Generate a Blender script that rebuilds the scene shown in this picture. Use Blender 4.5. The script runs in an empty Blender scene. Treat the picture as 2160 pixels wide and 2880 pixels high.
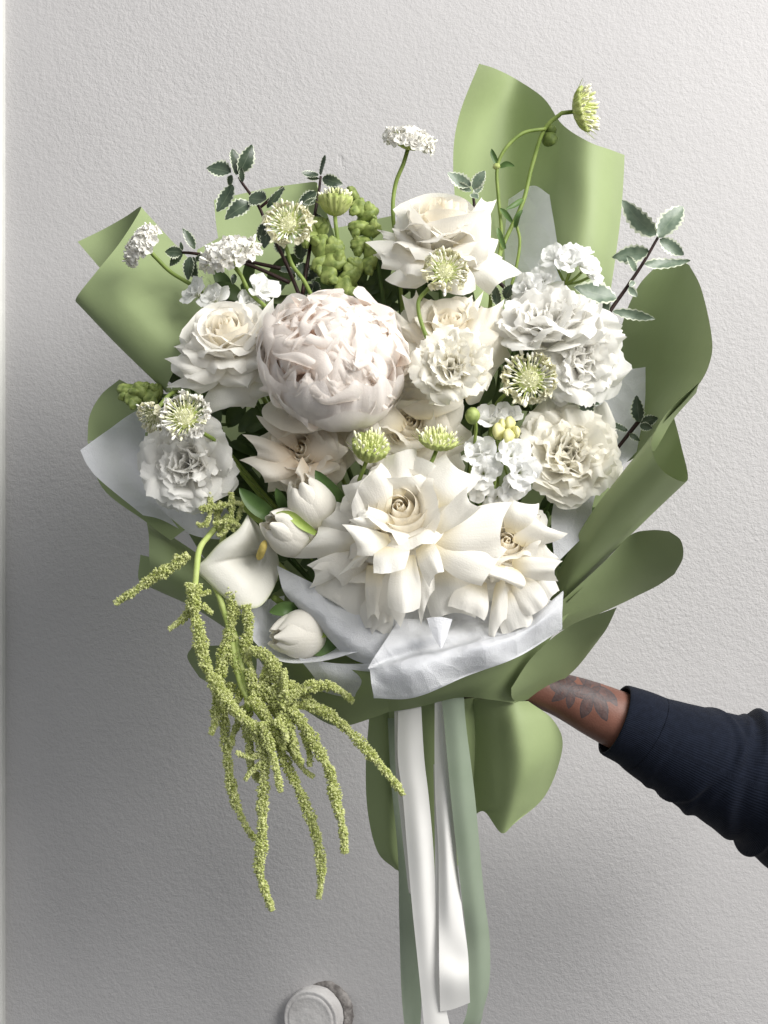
import bpy, math
import numpy as np
from mathutils import Matrix, Vector

# ------------------------------------------------------------------ camera, light, exposure
SC = bpy.context.scene
COL = SC.collection
S = 0.00028          # metres per photo pixel in the bouquet plane
D = 0.90             # camera distance from the bouquet plane
Z0 = 1.30            # height of the picture centre

def P(px, py, d=0.0):
    y = d * S
    k = (D + y) / D
    return np.array([(px - 1080) * S * k, y, Z0 + (1440 - py) * S * k])

def K(d):
    return S * (D + d * S) / D

cam = bpy.data.cameras.new('camera')
cam.sensor_fit = 'VERTICAL'
cam.angle = 2 * math.atan(1440 * S / D)
cam.clip_start = 0.02
cam.clip_end = 100
co = bpy.data.objects.new('camera', cam)
co.location = (0, -D, Z0)
co.rotation_euler = (math.radians(90), 0, 0)
COL.objects.link(co)
SC.camera = co

w = bpy.data.worlds.new('World')
SC.world = w
w.use_nodes = True
# soft room light: a pale ceiling above, dim walls around, a dark floor below
_t = w.node_tree
_bg = _t.nodes['Background']
_tc = _t.nodes.new('ShaderNodeTexCoord')
_sx = _t.nodes.new('ShaderNodeSeparateXYZ')
_t.links.new(_tc.outputs['Generated'], _sx.inputs[0])
_mr = _t.nodes.new('ShaderNodeMapRange')
_mr.inputs['From Min'].default_value = -1.0
_mr.inputs['From Max'].default_value = 1.0
_t.links.new(_sx.outputs[2], _mr.inputs['Value'])
_rp = _t.nodes.new('ShaderNodeValToRGB')
_e = _rp.color_ramp.elements
_e.new(0.5)
for _i, (_p, _v) in enumerate(((0.0, 0.05), (0.5, 0.27), (1.0, 0.56))):
    _e[_i].position = _p
    _e[_i].color = (_v * 0.95, _v * 0.975, _v, 1)
_t.links.new(_mr.outputs[0], _rp.inputs[0])
_t.links.new(_rp.outputs[0], _bg.inputs[0])
_bg.inputs[1].default_value = 1.0

def area(name, loc, target, size, power, color):
    l = bpy.data.lights.new(name, 'AREA')
    l.shape = 'RECTANGLE'
    l.size, l.size_y = size
    l.energy = power
    l.color = color
    o = bpy.data.objects.new(name, l)
    o.location = loc
    v = Vector(target) - Vector(loc)
    o.rotation_euler = v.to_track_quat('-Z', 'Y').to_euler()
    COL.objects.link(o)

area('window_light', (1.58, -1.30, Z0 + 1.35), (0.0, 0.1, Z0 + 0.0), (1.8, 1.8), 93.0, (1.0, 0.98, 0.945))

SC.view_settings.view_transform = 'Standard'
SC.view_settings.look = 'None'
SC.view_settings.exposure = 0.42
SC.view_settings.gamma = 1.0
SC.cycles.max_bounces = 12
SC.cycles.diffuse_bounces = 8
SC.cycles.transmission_bounces = 8
SC.cycles.use_denoising = True

# ------------------------------------------------------------------ node materials
def lin(r, g, b):
    f = lambda c: (c / 255) / 12.92 if c <= 10 else (((c / 255) + 0.055) / 1.055) ** 2.4
    return (f(r), f(g), f(b), 1)

class NT:
    def __init__(s, name):
        s.m = bpy.data.materials.new(name)
        s.m.use_nodes = True
        s.t = s.m.node_tree
        s.t.nodes.clear()
        s.out = s.n('ShaderNodeOutputMaterial')
    def n(s, typ, **kw):
        nd = s.t.nodes.new(typ)
        for k, v in kw.items():
            setattr(nd, k, v)
        return nd
    def l(s, a, b):
        s.t.links.new(a, b)
    def val(s, sock, v):
        if hasattr(v, 'is_output'):
            s.l(v, sock)
        else:
            sock.default_value = v
    def noise(s, scale, detail=3, rough=0.5, coord='Object'):
        tc = s.n('ShaderNodeTexCoord')
        nz = s.n('ShaderNodeTexNoise')
        s.l(tc.outputs[coord], nz.inputs['Vector'])
        nz.inputs['Scale'].default_value = scale
        nz.inputs['Detail'].default_value = detail
        nz.inputs['Roughness'].default_value = rough
        return nz.outputs['Fac']
    def ramp(s, fac, stops, interp='LINEAR'):
        r = s.n('ShaderNodeValToRGB')
        r.color_ramp.interpolation = interp
        e = r.color_ramp.elements
        while len(e) < len(stops):
            e.new(0.5)
        for i, (p, c) in enumerate(stops):
            e[i].position = p
            e[i].color = c if not isinstance(c, (int, float)) else (c, c, c, 1)
        s.val(r.inputs['Fac'], fac)
        return r.outputs['Color']
    def mix(s, fac, a, b, mode='MIX'):
        x = s.n('ShaderNodeMix', data_type='RGBA', blend_type=mode)
        s.val(x.inputs[0], fac)
        s.val(x.inputs[6], a)
        s.val(x.inputs[7], b)
        return x.outputs[2]
    def math(s, op, a, b=0.0, c=0.0):
        x = s.n('ShaderNodeMath', operation=op)
        s.val(x.inputs[0], a); s.val(x.inputs[1], b); s.val(x.inputs[2], c)
        return x.outputs[0]
    def uv(s):
        u = s.n('ShaderNodeUVMap', uv_map='UV')
        sp = s.n('ShaderNodeSeparateXYZ')
        s.l(u.outputs[0], sp.inputs[0])
        return sp.outputs[0], sp.outputs[1]
    def rnd(s):
        return s.n('ShaderNodeObjectInfo').outputs['Random']
    def bump(s, h, strength, dist):
        b = s.n('ShaderNodeBump')
        b.inputs['Strength'].default_value = strength
        b.inputs['Distance'].default_value = dist
        s.l(h, b.inputs['Height'])
        return b.outputs[0]
    def finish(s, color, rough=0.6, trans=0.0, tcolor=None, normal=None, spec=0.3, sheen=0.0):
        p = s.n('ShaderNodeBsdfPrincipled')
        s.val(p.inputs['Base Color'], color)
        s.val(p.inputs['Roughness'], rough)
        p.inputs['Specular IOR Level'].default_value = spec
        if sheen:
            p.inputs['Sheen Weight'].default_value = sheen
        if normal is not None:
            s.l(normal, p.inputs['Normal'])
        o = p.outputs[0]
        if trans > 0:
            t = s.n('ShaderNodeBsdfTranslucent')
            s.val(t.inputs[0], tcolor if tcolor is not None else color)
            if normal is not None:
                s.l(normal, t.inputs['Normal'])
            mx = s.n('ShaderNodeMixShader')
            mx.inputs[0].default_value = trans
            s.l(o, mx.inputs[1]); s.l(t.outputs[0], mx.inputs[2])
            o = mx.outputs[0]
        s.l(o, s.out.inputs[0])
        return s.m

def mat_petal(name, tip, base, p0=0.05, p1=0.6, trans=0.28, rough=0.55, vein=0.04, bumpd=0.0006):
    t = NT(name)
    u, v = t.uv()
    c = t.ramp(v, [(p0, base), (p1, tip)])
    nz = t.noise(60, 4)
    c = t.mix(t.math('MULTIPLY', nz, vein * 2), c, (c_mul(base, 0.9)))
    # fine veins that run along the petal
    cx = t.n('ShaderNodeCombineXYZ')
    t.l(t.math('MULTIPLY', u, 26.0), cx.inputs[0]); t.l(t.math('MULTIPLY', v, 1.6), cx.inputs[1])
    nn = t.n('ShaderNodeTexNoise'); nn.inputs['Scale'].default_value = 1.0; nn.inputs['Detail'].default_value = 4
    t.l(cx.outputs[0], nn.inputs['Vector'])
    c = t.mix(t.math('MULTIPLY', nn.outputs['Fac'], 0.16), c, c_mul(tip, 0.80))
    blem = t.ramp(t.noise(38, 5, 0.7), [(0.70, 0.0), (0.78, 1.0)])
    c = t.mix(t.math('MULTIPLY', blem, 0.25), c, (0.74, 0.64, 0.46, 1))
    h = t.math('ADD', t.math('MULTIPLY', nn.outputs['Fac'], 0.9), t.noise(900, 2))
    return t.finish(c, rough, trans, normal=t.bump(h, 0.35, bumpd), spec=0.25)

def c_mul(c, f):
    return (c[0] * f, c[1] * f, c[2] * f, 1)

M = {}
WHITE = (0.93, 0.91, 0.86, 1)
M['rose'] = mat_petal('rose_petal', WHITE, (0.89, 0.80, 0.56, 1), 0.0, 0.42, trans=0.42)
M['rose_cream'] = mat_petal('rose_petal_cream', (0.91, 0.88, 0.80, 1), (0.89, 0.78, 0.54, 1), 0.0, 0.5, trans=0.42)
M['rose_heart'] = mat_petal('rose_heart_petal', (0.93, 0.885, 0.78, 1), (0.91, 0.76, 0.50, 1), 0.0, 0.6, trans=0.48)
M['rose_warm'] = mat_petal('rose_petal_warm', (0.88, 0.83, 0.74, 1), (0.86, 0.72, 0.54, 1), 0.0, 0.7, trans=0.42)
M['peony'] = mat_petal('peony_petal', (0.975, 0.938, 0.90, 1), (0.965, 0.79, 0.68, 1), 0.1, 0.66, 0.58, vein=0.015)
M['peony_guard'] = mat_petal('peony_guard_petal', (0.965, 0.935, 0.91, 1), (0.95, 0.90, 0.865, 1), 0.0, 0.6, 0.5)
M['ruffle'] = mat_petal('ruffle_petal', (0.92, 0.91, 0.88, 1), (0.88, 0.86, 0.70, 1), 0.0, 0.55, 0.45)
M['ruffle_cream'] = mat_petal('ruffle_petal_cream', (0.93, 0.91, 0.84, 1), (0.91, 0.86, 0.70, 1), 0.0, 0.7, 0.48)
M['carnation'] = mat_petal('carnation_petal', (0.92, 0.90, 0.83, 1), (0.90, 0.84, 0.55, 1), 0.1, 0.7, 0.45)
M['stock'] = mat_petal('stock_petal', (0.93, 0.93, 0.92, 1), (0.85, 0.87, 0.68, 1), 0.0, 0.35, 0.4)
M['tulip'] = mat_petal('tulip_petal', (0.86, 0.83, 0.76, 1), (0.78, 0.76, 0.54, 1), 0.0, 0.4, 0.3, 0.45)
M['calla'] = mat_petal('calla_spathe', (0.80, 0.78, 0.71, 1), (0.62, 0.66, 0.42, 1), 0.0, 0.22, 0.18, 0.4)

def mat_plain(name, a, b, scale=120, rough=0.55, trans=0.0, bump=0.0, dist=0.0005, spec=0.3, detail=4):
    t = NT(name)
    f = t.noise(scale, detail)
    c = t.ramp(f, [(0.3, a), (0.7, b)])
    n = t.bump(t.noise(scale * 5, 3), bump, dist) if bump else None
    return t.finish(c, rough, trans, normal=n, spec=spec)

M['stem'] = mat_plain('green_stem', (0.13, 0.19, 0.035, 1), (0.22, 0.29, 0.07, 1), 90, 0.5)
M['stem_dark'] = mat_plain('dark_green_stem', (0.04, 0.075, 0.016, 1), (0.08, 0.13, 0.03, 1), 90, 0.5)
M['twig'] = mat_plain('dark_twig', (0.016, 0.007, 0.006, 1), (0.035, 0.015, 0.012, 1), 300, 0.5, bump=0.4)
M['pin'] = mat_plain('cream_pin', (0.80, 0.79, 0.52, 1), (0.86, 0.85, 0.70, 1), 200, 0.5)
M['pin_white'] = mat_plain('white_pin', (0.84, 0.83, 0.74, 1), (0.87, 0.86, 0.82, 1), 200, 0.5)
M['pin_green'] = mat_plain('green_pin', (0.62, 0.68, 0.26, 1), (0.80, 0.82, 0.48, 1), 260, 0.5)
M['receptacle'] = mat_plain('pale_receptacle', (0.60, 0.62, 0.33, 1), (0.78, 0.78, 0.52, 1), 400, 0.6, bump=0.8, dist=0.001)
M['floret'] = mat_plain('white_floret', (0.84, 0.82, 0.76, 1), (0.88, 0.87, 0.84, 1), 200, 0.55, 0.3)
M['floret_cream'] = mat_plain('cream_floret', (0.80, 0.78, 0.58, 1), (0.85, 0.83, 0.68, 1), 200, 0.55, 0.3)
M['calyx'] = mat_plain('green_calyx', (0.33, 0.41, 0.10, 1), (0.58, 0.62, 0.26, 1), 150, 0.55, 0.2)
M['calyx_dark'] = mat_plain('mossy_calyx', (0.07, 0.11, 0.02, 1), (0.16, 0.21, 0.05, 1), 250, 0.6)
M['bud'] = mat_plain('snapdragon_bud', (0.10, 0.150, 0.032, 1), (0.42, 0.50, 0.16, 1), 130, 0.5, 0.1, bump=0.3)
M['bud_yellow'] = mat_plain('yellow_bud', (0.72, 0.70, 0.22, 1), (0.84, 0.82, 0.48, 1), 120, 0.5, 0.2)
M['blade'] = mat_plain('tulip_leaf', (0.05, 0.10, 0.025, 1), (0.10, 0.17, 0.05, 1), 60, 0.4, 0.12)
M['blade_light'] = mat_plain('young_leaf', (0.25, 0.36, 0.07, 1), (0.42, 0.50, 0.14, 1), 60, 0.45, 0.15)
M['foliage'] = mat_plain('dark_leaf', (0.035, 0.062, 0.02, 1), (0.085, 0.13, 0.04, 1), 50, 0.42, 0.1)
M['spadix'] = mat_plain('yellow_spadix', (0.55, 0.42, 0.10, 1), (0.70, 0.56, 0.18, 1), 300, 0.7, bump=0.8, dist=0.001)
M['amaranth'] = mat_plain('amaranth_seed', (0.54, 0.60, 0.18, 1), (0.93, 0.94, 0.60, 1), 340, 0.6, 0.45, detail=2)
M['amaranth_stem'] = mat_plain('amaranth_stem', (0.36, 0.45, 0.12, 1), (0.50, 0.57, 0.22, 1), 90, 0.5)

def mat_leaf(nm, ga, gb, lo=0.345, hi=0.41):
    t = NT(nm)
    u, v = t.uv()
    e = t.math('ABSOLUTE', t.math('SUBTRACT', u, 0.5))
    e = t.math('ADD', e, t.math('MULTIPLY', t.math('SUBTRACT', t.noise(260, 3), 0.5), 0.22))
    edge = t.ramp(e, [(lo, 0.0), (hi, 1.0)])
    g = t.ramp(t.noise(160, 3), [(0.3, ga), (0.7, gb)])
    c = t.mix(edge, g, (0.62, 0.66, 0.52, 1))
    mid = t.ramp(t.math('ABSOLUTE', t.math('SUBTRACT', u, 0.5)), [(0.0, 1.0), (0.03, 0.0)])
    c = t.mix(t.math('MULTIPLY', mid, 0.35), c, (0.25, 0.30, 0.2, 1))
    return t.finish(c, 0.34, 0.12, normal=t.bump(t.noise(200, 3), 0.35, 0.0006), spec=0.5)
M['leaf'] = mat_leaf('variegated_leaf', (0.030, 0.050, 0.030, 1), (0.075, 0.105, 0.065, 1), 0.38, 0.44)
M['leaf_pale'] = mat_leaf('pale_variegated_leaf', (0.10, 0.145, 0.10, 1), (0.20, 0.25, 0.185, 1))

def mat_paper(name, col, col2, trans, rough, bumps, fibre=0.5, crease=0.0, spec=0.2):
    t = NT(name)
    f = t.noise(14, 4)
    c = t.ramp(f, [(0.3, col), (0.7, col2)])
    h = t.math('ADD', t.math('MULTIPLY', t.noise(1500, 2), fibre), t.noise(35, 4))
    if crease:
        tc = t.n('ShaderNodeTexCoord')
        wv = t.n('ShaderNodeVectorMath', operation='MULTIPLY_ADD')
        wn = t.n('ShaderNodeTexNoise'); wn.inputs['Scale'].default_value = 18
        t.l(tc.outputs['Object'], wn.inputs['Vector'])
        t.l(wn.outputs['Color'], wv.inputs[0]); wv.inputs[1].default_value = (0.03,) * 3
        t.l(tc.outputs['Object'], wv.inputs[2])
        for sc, am in ((24, 2.2), (55, 0.9)):
            vo = t.n('ShaderNodeTexVoronoi', feature='F1'); vo.inputs['Scale'].default_value = sc
            t.l(wv.outputs[0], vo.inputs['Vector'])
            h = t.math('ADD', h, t.math('MULTIPLY', vo.outputs['Distance'], am * crease))
    return t.finish(c, rough, trans, normal=t.bump(h, bumps, 0.0035 if crease > 0.5 else 0.0015), spec=spec)
M['paper'] = mat_paper('green_paper', (0.255, 0.318, 0.150, 1), (0.28, 0.342, 0.168, 1), 0.05, 0.62, 0.35, 0.12, 0.16, 0.35)
M['tissue'] = mat_paper('white_tissue', (0.79, 0.80, 0.84, 1), (0.84, 0.85, 0.88, 1), 0.42, 0.8, 0.8, 0.25, 1.2)

def mat_ribbon(name, a, b):
    t = NT(name)
    u, v = t.uv()
    cx = t.n('ShaderNodeCombineXYZ')
    t.l(t.math('MULTIPLY', u, 40.0), cx.inputs[0]); t.l(t.math('MULTIPLY', v, 900.0), cx.inputs[1])
    nn = t.n('ShaderNodeTexNoise'); nn.inputs['Scale'].default_value = 1.0; nn.inputs['Detail'].default_value = 2
    t.l(cx.outputs[0], nn.inputs['Vector'])
    c = t.ramp(t.noise(25, 3), [(0.3, a), (0.7, b)])
    return t.finish(c, 0.42, 0.12, normal=t.bump(nn.outputs['Fac'], 0.12, 0.0006), spec=0.35, sheen=0.15)
M['ribbon'] = mat_ribbon('white_satin', (0.70, 0.69, 0.67, 1), (0.75, 0.74, 0.72, 1))
M['ribbon_sage'] = mat_ribbon('sage_satin', (0.225, 0.275, 0.20, 1), (0.265, 0.315, 0.24, 1))

def mat_wall():
    t = NT('textured_plaster')
    f = t.noise(3.0, 5)
    c = t.ramp(f, [(0.3, (0.435, 0.425, 0.427, 1)), (0.7, (0.472, 0.461, 0.463, 1))])
    # specks of dirt
    tc = t.n('ShaderNodeTexCoord')
    vo = t.n('ShaderNodeTexVoronoi'); vo.inputs['Scale'].default_value = 8.5
    t.l(tc.outputs['Object'], vo.inputs['Vector'])
    sp = t.ramp(vo.outputs['Distance'], [(0.012, 1.0), (0.02, 0.0)])
    sep = t.n('ShaderNodeSeparateColor'); t.l(vo.outputs['Color'], sep.inputs[0])
    keep = t.math('GREATER_THAN', sep.outputs[0], 0.72)
    c = t.mix(t.math('MULTIPLY', t.math('MULTIPLY', sp, keep), 0.75), c, (0.16, 0.10, 0.08, 1))
    # sprayed grain: blobs and grit, rougher on some patches than on others
    n1 = t.noise(330, 3, 0.6)
    n2 = t.noise(640, 3, 0.6)
    vb = t.n('ShaderNodeTexVoronoi', feature='SMOOTH_F1'); vb.inputs['Scale'].default_value = 190
    t.l(tc.outputs['Object'], vb.inputs['Vector'])
    big = t.noise(2.4, 4)
    h = t.math('ADD', t.math('MULTIPLY', n1, 1.0), t.math('MULTIPLY', n2, 0.55))
    h = t.math('SUBTRACT', h, t.math('MULTIPLY', vb.outputs['Distance'], 0.55))
    # slow trowel waves and a few scars
    h2 = t.noise(22, 4, 0.55)
    amp = t.ramp(big, [(0.35, 0.45), (0.65, 1.0)])
    h = t.math('ADD', t.math('MULTIPLY', h, amp), t.math('MULTIPLY', h2, 0.8))
    mp = t.n('ShaderNodeMapping'); mp.inputs['Scale'].default_value = (9, 9, 4.5)
    t.l(tc.outputs['Object'], mp.inputs[0])
    sc = t.n('ShaderNodeTexNoise'); sc.inputs['Scale'].default_value = 3; sc.inputs['Detail'].default_value = 6
    t.l(mp.outputs[0], sc.inputs['Vector'])
    scar = t.ramp(sc.outputs['Fac'], [(0.72, 0.0), (0.76, 1.0)])
    h = t.math('SUBTRACT', h, t.math('MULTIPLY', scar, 0.9))
    return t.finish(c, 0.75, normal=t.bump(h, 0.55, 0.0018), spec=0.2)
M['wall'] = mat_wall()
M['frame'] = mat_plain('white_frame_paint', (0.60, 0.60, 0.575, 1), (0.66, 0.66, 0.63, 1), 30, 0.5, bump=0.2)
M['pipe'] = mat_plain('painted_pipe', (0.52, 0.50, 0.49, 1), (0.70, 0.68, 0.67, 1), 45, 0.6, bump=0.6, dist=0.0015)
M['plaster_break'] = mat_plain('broken_plaster', (0.05, 0.042, 0.04, 1), (0.50, 0.47, 0.45, 1), 60, 0.9, bump=1.0, dist=0.002)

def mat_skin():
    t = NT('tattooed_skin')
    base = t.ramp(t.noise(55, 4), [(0.3, (0.125, 0.052, 0.036, 1)), (0.7, (0.18, 0.078, 0.055, 1))])
    tc = t.n('ShaderNodeTexCoord')
    sx = t.n('ShaderNodeSeparateXYZ')
    t.l(tc.outputs['Object'], sx.inputs[0])
    wob = t.noise(140, 3)
    def leaf(px, py, ang, a, b):
        q = P(px, py, -20)
        ca, sa = math.cos(math.radians(ang)), math.sin(math.radians(ang))
        dx = t.math('SUBTRACT', sx.outputs[0], float(q[0])); dz = t.math('SUBTRACT', sx.outputs[2], float(q[2]))
        u = t.math('DIVIDE', t.math('ADD', t.math('MULTIPLY', dx, ca), t.math('MULTIPLY', dz, sa)), a * S)
        v = t.math('DIVIDE', t.math('SUBTRACT', t.math('MULTIPLY', dz, ca), t.math('MULTIPLY', dx, sa)), b * S)
        # pointed ends: |v| grows towards the tips
        r = t.math('ADD', t.math('ABSOLUTE', v), t.math('MULTIPLY', t.math('MULTIPLY', u, u), 0.95))
        r = t.math('ADD', r, t.math('MULTIPLY', t.math('SUBTRACT', wob, 0.5), 0.35))
        body = t.ramp(r, [(0.0, 0.35), (0.10, 0.72), (0.78, 0.80), (0.86, 1.0), (0.95, 1.0), (1.0, 0.0)])
        return body
    f = None
    for q in ((1672, 1935, 25, 44, 20), (1690, 1985, -70, 46, 20), (1650, 1985, -110, 40, 18), (1700, 1955, -20, 40, 18), (1640, 1948, 165, 42, 19), (1655, 1915, 100, 30, 16),
              (1600, 1925, 150, 40, 16), (1580, 1950, -140, 36, 15), (1605, 1965, -100, 30, 13), (1560, 1925, 120, 34, 15), (1620, 1905, 40, 32, 14), (1725, 1965, -60, 26, 11)):
        l_ = leaf(*q)
        f = l_ if f is None else t.math('MAXIMUM', f, l_)
    ink = t.ramp(t.noise(330, 3), [(0.35, (0.022, 0.024, 0.03, 1)), (0.65, (0.05, 0.05, 0.056, 1))])
    c = t.mix(t.math('MULTIPLY', f, 0.86), base, ink)
    return t.finish(c, 0.5, normal=t.bump(t.noise(700, 3), 0.3, 0.0006), spec=0.35)
M['skin'] = mat_skin()

def mat_knit():
    t = NT('navy_knit')
    u, v = t.uv()
    rib = t.math('SINE', t.math('MULTIPLY', u, 2 * math.pi * 130))
    c = t.ramp(t.noise(220, 3), [(0.3, (0.0036, 0.0055, 0.012, 1)), (0.7, (0.006, 0.0088, 0.018, 1))])
    h = t.math('ADD', t.math('MULTIPLY', rib, 0.5), t.noise(1200, 3))
    return t.finish(c, 0.85, normal=t.bump(h, 0.4, 0.0006), spec=0.12, sheen=0.03)
M['knit'] = mat_knit()

# ------------------------------------------------------------------ mesh helpers
_FC = {}
def gfaces(a, b, wrap=False):
    k = (a, b, wrap)
    if k not in _FC:
        f = []
        for i in range(a - 1):
            for j in range(b if wrap else b - 1):
                j2 = (j + 1) % b
                f.append((i * b + j, i * b + j2, (i + 1) * b + j2, (i + 1) * b + j))
        _FC[k] = f
    return _FC[k]

def mesh(name, v, f, uv=None, smooth=True):
    me = bpy.data.meshes.new(name)
    v = np.asarray(v, dtype=np.float64)
    me.from_pydata(v.tolist(), [], f)
    if smooth:
        me.polygons.foreach_set('use_smooth', [True] * len(me.polygons))
    if uv is not None:
        l = me.uv_layers.new(name='UV')
        vi = np.empty(len(me.loops), dtype=np.int32)
        me.loops.foreach_get('vertex_index', vi)
        l.data.foreach_set('uv', np.asarray(uv, dtype=np.float32)[vi].ravel())
    return me

def link(name, me, mat, parent=None, M4=None):
    if mat is not None and len(me.materials) == 0:
        me.materials.append(mat)
    o = bpy.data.objects.new(name, me)
    COL.objects.link(o)
    if parent is not None:
        o.parent = parent
    if M4 is not None:
        o.matrix_local = M4
    return o

def grid(name, G, mat, parent=None, wrap=False, U=None, V=None):
    a, b = G.shape[:2]
    if U is None:
        V, U = np.meshgrid(np.linspace(0, 1, a), np.linspace(0, 1, b), indexing='ij')
    uv = np.stack([U, V], -1).reshape(-1, 2)
    return link(name, mesh(name, G.reshape(-1, 3), gfaces(a, b, wrap), uv), mat, parent)

def cr(pts, n):
    """Catmull-Rom through pts (k,dim) with n samples per span."""
    p = np.asarray(pts, float)
    p = np.concatenate([[2 * p[0] - p[1]], p, [2 * p[-1] - p[-2]]])
    out = []
    for i in range(1, len(p) - 2):
        t = np.linspace(0, 1, n, endpoint=False)[:, None]
        if p.ndim == 3:
            t = t[:, :, None]
        a, b, c, d = p[i - 1], p[i], p[i + 1], p[i + 2]
        out.append(0.5 * (2 * b + (c - a) * t + (2 * a - 5 * b + 4 * c - d) * t ** 2 + (-a + 3 * b - 3 * c + d) * t ** 3))
    out.append(p[-2][None])
    return np.concatenate(out)

def tag(o, label=None, cat=None, group=None, kind=None):
    if label: o['label'] = label
    if cat: o['category'] = cat
    if group: o['group'] = group
    if kind: o['kind'] = kind
    return o

def root(name, loc, label, cat, group=None, axis=None, spin=0.0):
    o = bpy.data.objects.new(name, None)
    o.empty_display_size = 0.01
    COL.objects.link(o)
    R = Matrix.Identity(4)
    if axis is not None:
        R = Vector(axis).to_track_quat('Z', 'Y').to_matrix().to_4x4() @ Matrix.Rotation(spin, 4, 'Z')
    mw = Matrix.Translation(Vector(loc)) @ R
    o.location = mw.to_translation()
    o.rotation_mode = 'QUATERNION'
    o.rotation_quaternion = mw.to_quaternion()
    tag(o, label, cat, group)
    o_mat[o.name] = mw.inverted()
    return o
o_mat = {}

def tolocal(o, pts):
    m = np.array(o_mat[o.name])
    p = np.asarray(pts)
    return p @ m[:3, :3].T + m[:3, 3]

def tube_verts(path, rad, sides=8, closed=True):
    path = np.asarray(path, float)
    n = len(path)
    rad = np.broadcast_to(np.asarray(rad, float), (n,))
    T = np.gradient(path, axis=0)
    T /= np.linalg.norm(T, axis=1, keepdims=True) + 1e-12
    ref = np.array([0.31, 0.81, 0.49])
    a = np.cross(T, ref); a /= np.linalg.norm(a, axis=1, keepdims=True) + 1e-12
    b = np.cross(T, a)
    ang = np.linspace(0, 2 * math.pi, sides, endpoint=False)
    G = path[:, None] + rad[:, None, None] * (np.cos(ang)[None, :, None] * a[:, None] + np.sin(ang)[None, :, None] * b[:, None])
    return G

def tube(name, path, rad, mat, parent=None, sides=8):
    G = tube_verts(path, rad, sides)
    n = G.shape[0]
    f = list(gfaces(n, sides, True)) + [tuple(range(sides))[::-1], tuple((n - 1) * sides + i for i in range(sides))]
    pts = G.reshape(-1, 3)
    if parent is not None:
        pts = tolocal(parent, pts)
    uu = np.tile(np.linspace(0, 1, sides), n); vv = np.repeat(np.linspace(0, 1, n), sides)
    return link(name, mesh(name, pts, f, np.stack([uu, vv], -1)), mat, parent)

def pathpx(pts, n=6):
    return np.array([P(*q) for q in cr(pts, n)])

BIND = (1235, 2010, 60)
_sr = np.random.default_rng(99)
def stem_to_bind(px, py, d, mid=None):
    b = np.array(BIND, float) + np.append(_sr.uniform(-35, 35, 2) * (1, 0.3), _sr.uniform(-30, 30))
    a = np.array((px, py, d), float)
    pts = [a]
    for q in (mid or []):
        pts.append(np.array(q, float))
    l = pts[-1]
    pts.append(l * 0.55 + b * 0.45 + np.array([0, 0, 90]))
    pts.append(b)
    pts.append(b + np.array([_sr.uniform(-30, 30), 170, 10]))
    return pathpx(pts, 5)

def W(axis):
    v = np.array([axis[0], -axis[1], axis[2]], float)
    return v / np.linalg.norm(v)

# ------------------------------------------------------------------ petals
def sstep(x, a, b):
    t = np.clip((x - a) / (b - a), 0, 1)
    return t * t * (3 - 2 * t)

def petal(az, L, Wd, th0, th1, r0, z0, cup0, cup1, end=0.3, roll=0.0, ripple=0.0, freq=5.0, jag=0.0, nu=11, nv=10,
          rng=None, thp=1.0, lean=0.0, base=0.3, peak=0.6):
    v = np.linspace(0, 1, nv)
    th = th0 + (th1 - th0) * v ** thp
    dv = L / (nv - 1)
    r = r0 + np.concatenate([[0], np.cumsum(np.sin((th[1:] + th[:-1]) / 2) * dv)])
    z = z0 + np.concatenate([[0], np.cumsum(np.cos((th[1:] + th[:-1]) / 2) * dv)])
    w_ = np.where(v < peak, base + (1 - base) * np.sin(np.pi / 2 * np.minimum(v / peak, 1)),
                  1 - (1 - end) * np.clip((v - peak) / (1 - peak), 0, 1) ** 1.6)
    u = np.linspace(-1, 1, nu)
    Vg, Ug = np.meshgrid(v, u, indexing='ij')
    c = (cup0 + (cup1 - cup0) * v)[:, None]
    c = np.where(np.abs(c) < 1e-3, 1e-3, c)
    ww = (Wd * w_)[:, None]
    lat = ww * np.sin(c * Ug) / c
    nof = ww * (1 - np.cos(c * Ug)) / c
    nof = nof - roll * Wd * sstep(np.abs(Ug), 0.45, 1.0) ** 1.5 * sstep(Vg, 0.3, 1.0)
    if ripple and rng is not None:
        ph = rng.uniform(0, 6.28, 4)
        k = freq
        wave = np.sin(k * Ug + ph[0]) + 0.6 * np.sin(1.9 * k * Ug + ph[1]) + 0.35 * np.sin(3.3 * k * Ug + ph[2] + 3 * Vg)
        nof = nof + ripple * Wd * wave * sstep(Vg, 0.15, 1.0) ** 1.5
        lat = lat + 0.35 * ripple * Wd * np.sin(1.4 * k * Ug + ph[3]) * Vg ** 2
    dl = np.zeros_like(Ug)
    if rng is not None:
        if jag:
            j = rng.normal(0, 1, nu); j = j - j.mean()
            dl = jag * L * j[None, :] * sstep(Vg, 0.55, 1.0)
        dl = dl - 0.10 * L * np.abs(Ug) ** 2.2 * sstep(Vg, 0.4, 1)
    tr, tz = np.sin(th)[:, None], np.cos(th)[:, None]
    R = r[:, None] + dl * tr - nof * tz
    Z = z[:, None] + dl * tz + nof * tr
    la = lat + lean * Vg * Wd
    ca, sa = math.cos(az), math.sin(az)
    G = np.stack([R * ca - la * sa, R * sa + la * ca, Z], -1)
    return G

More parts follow.
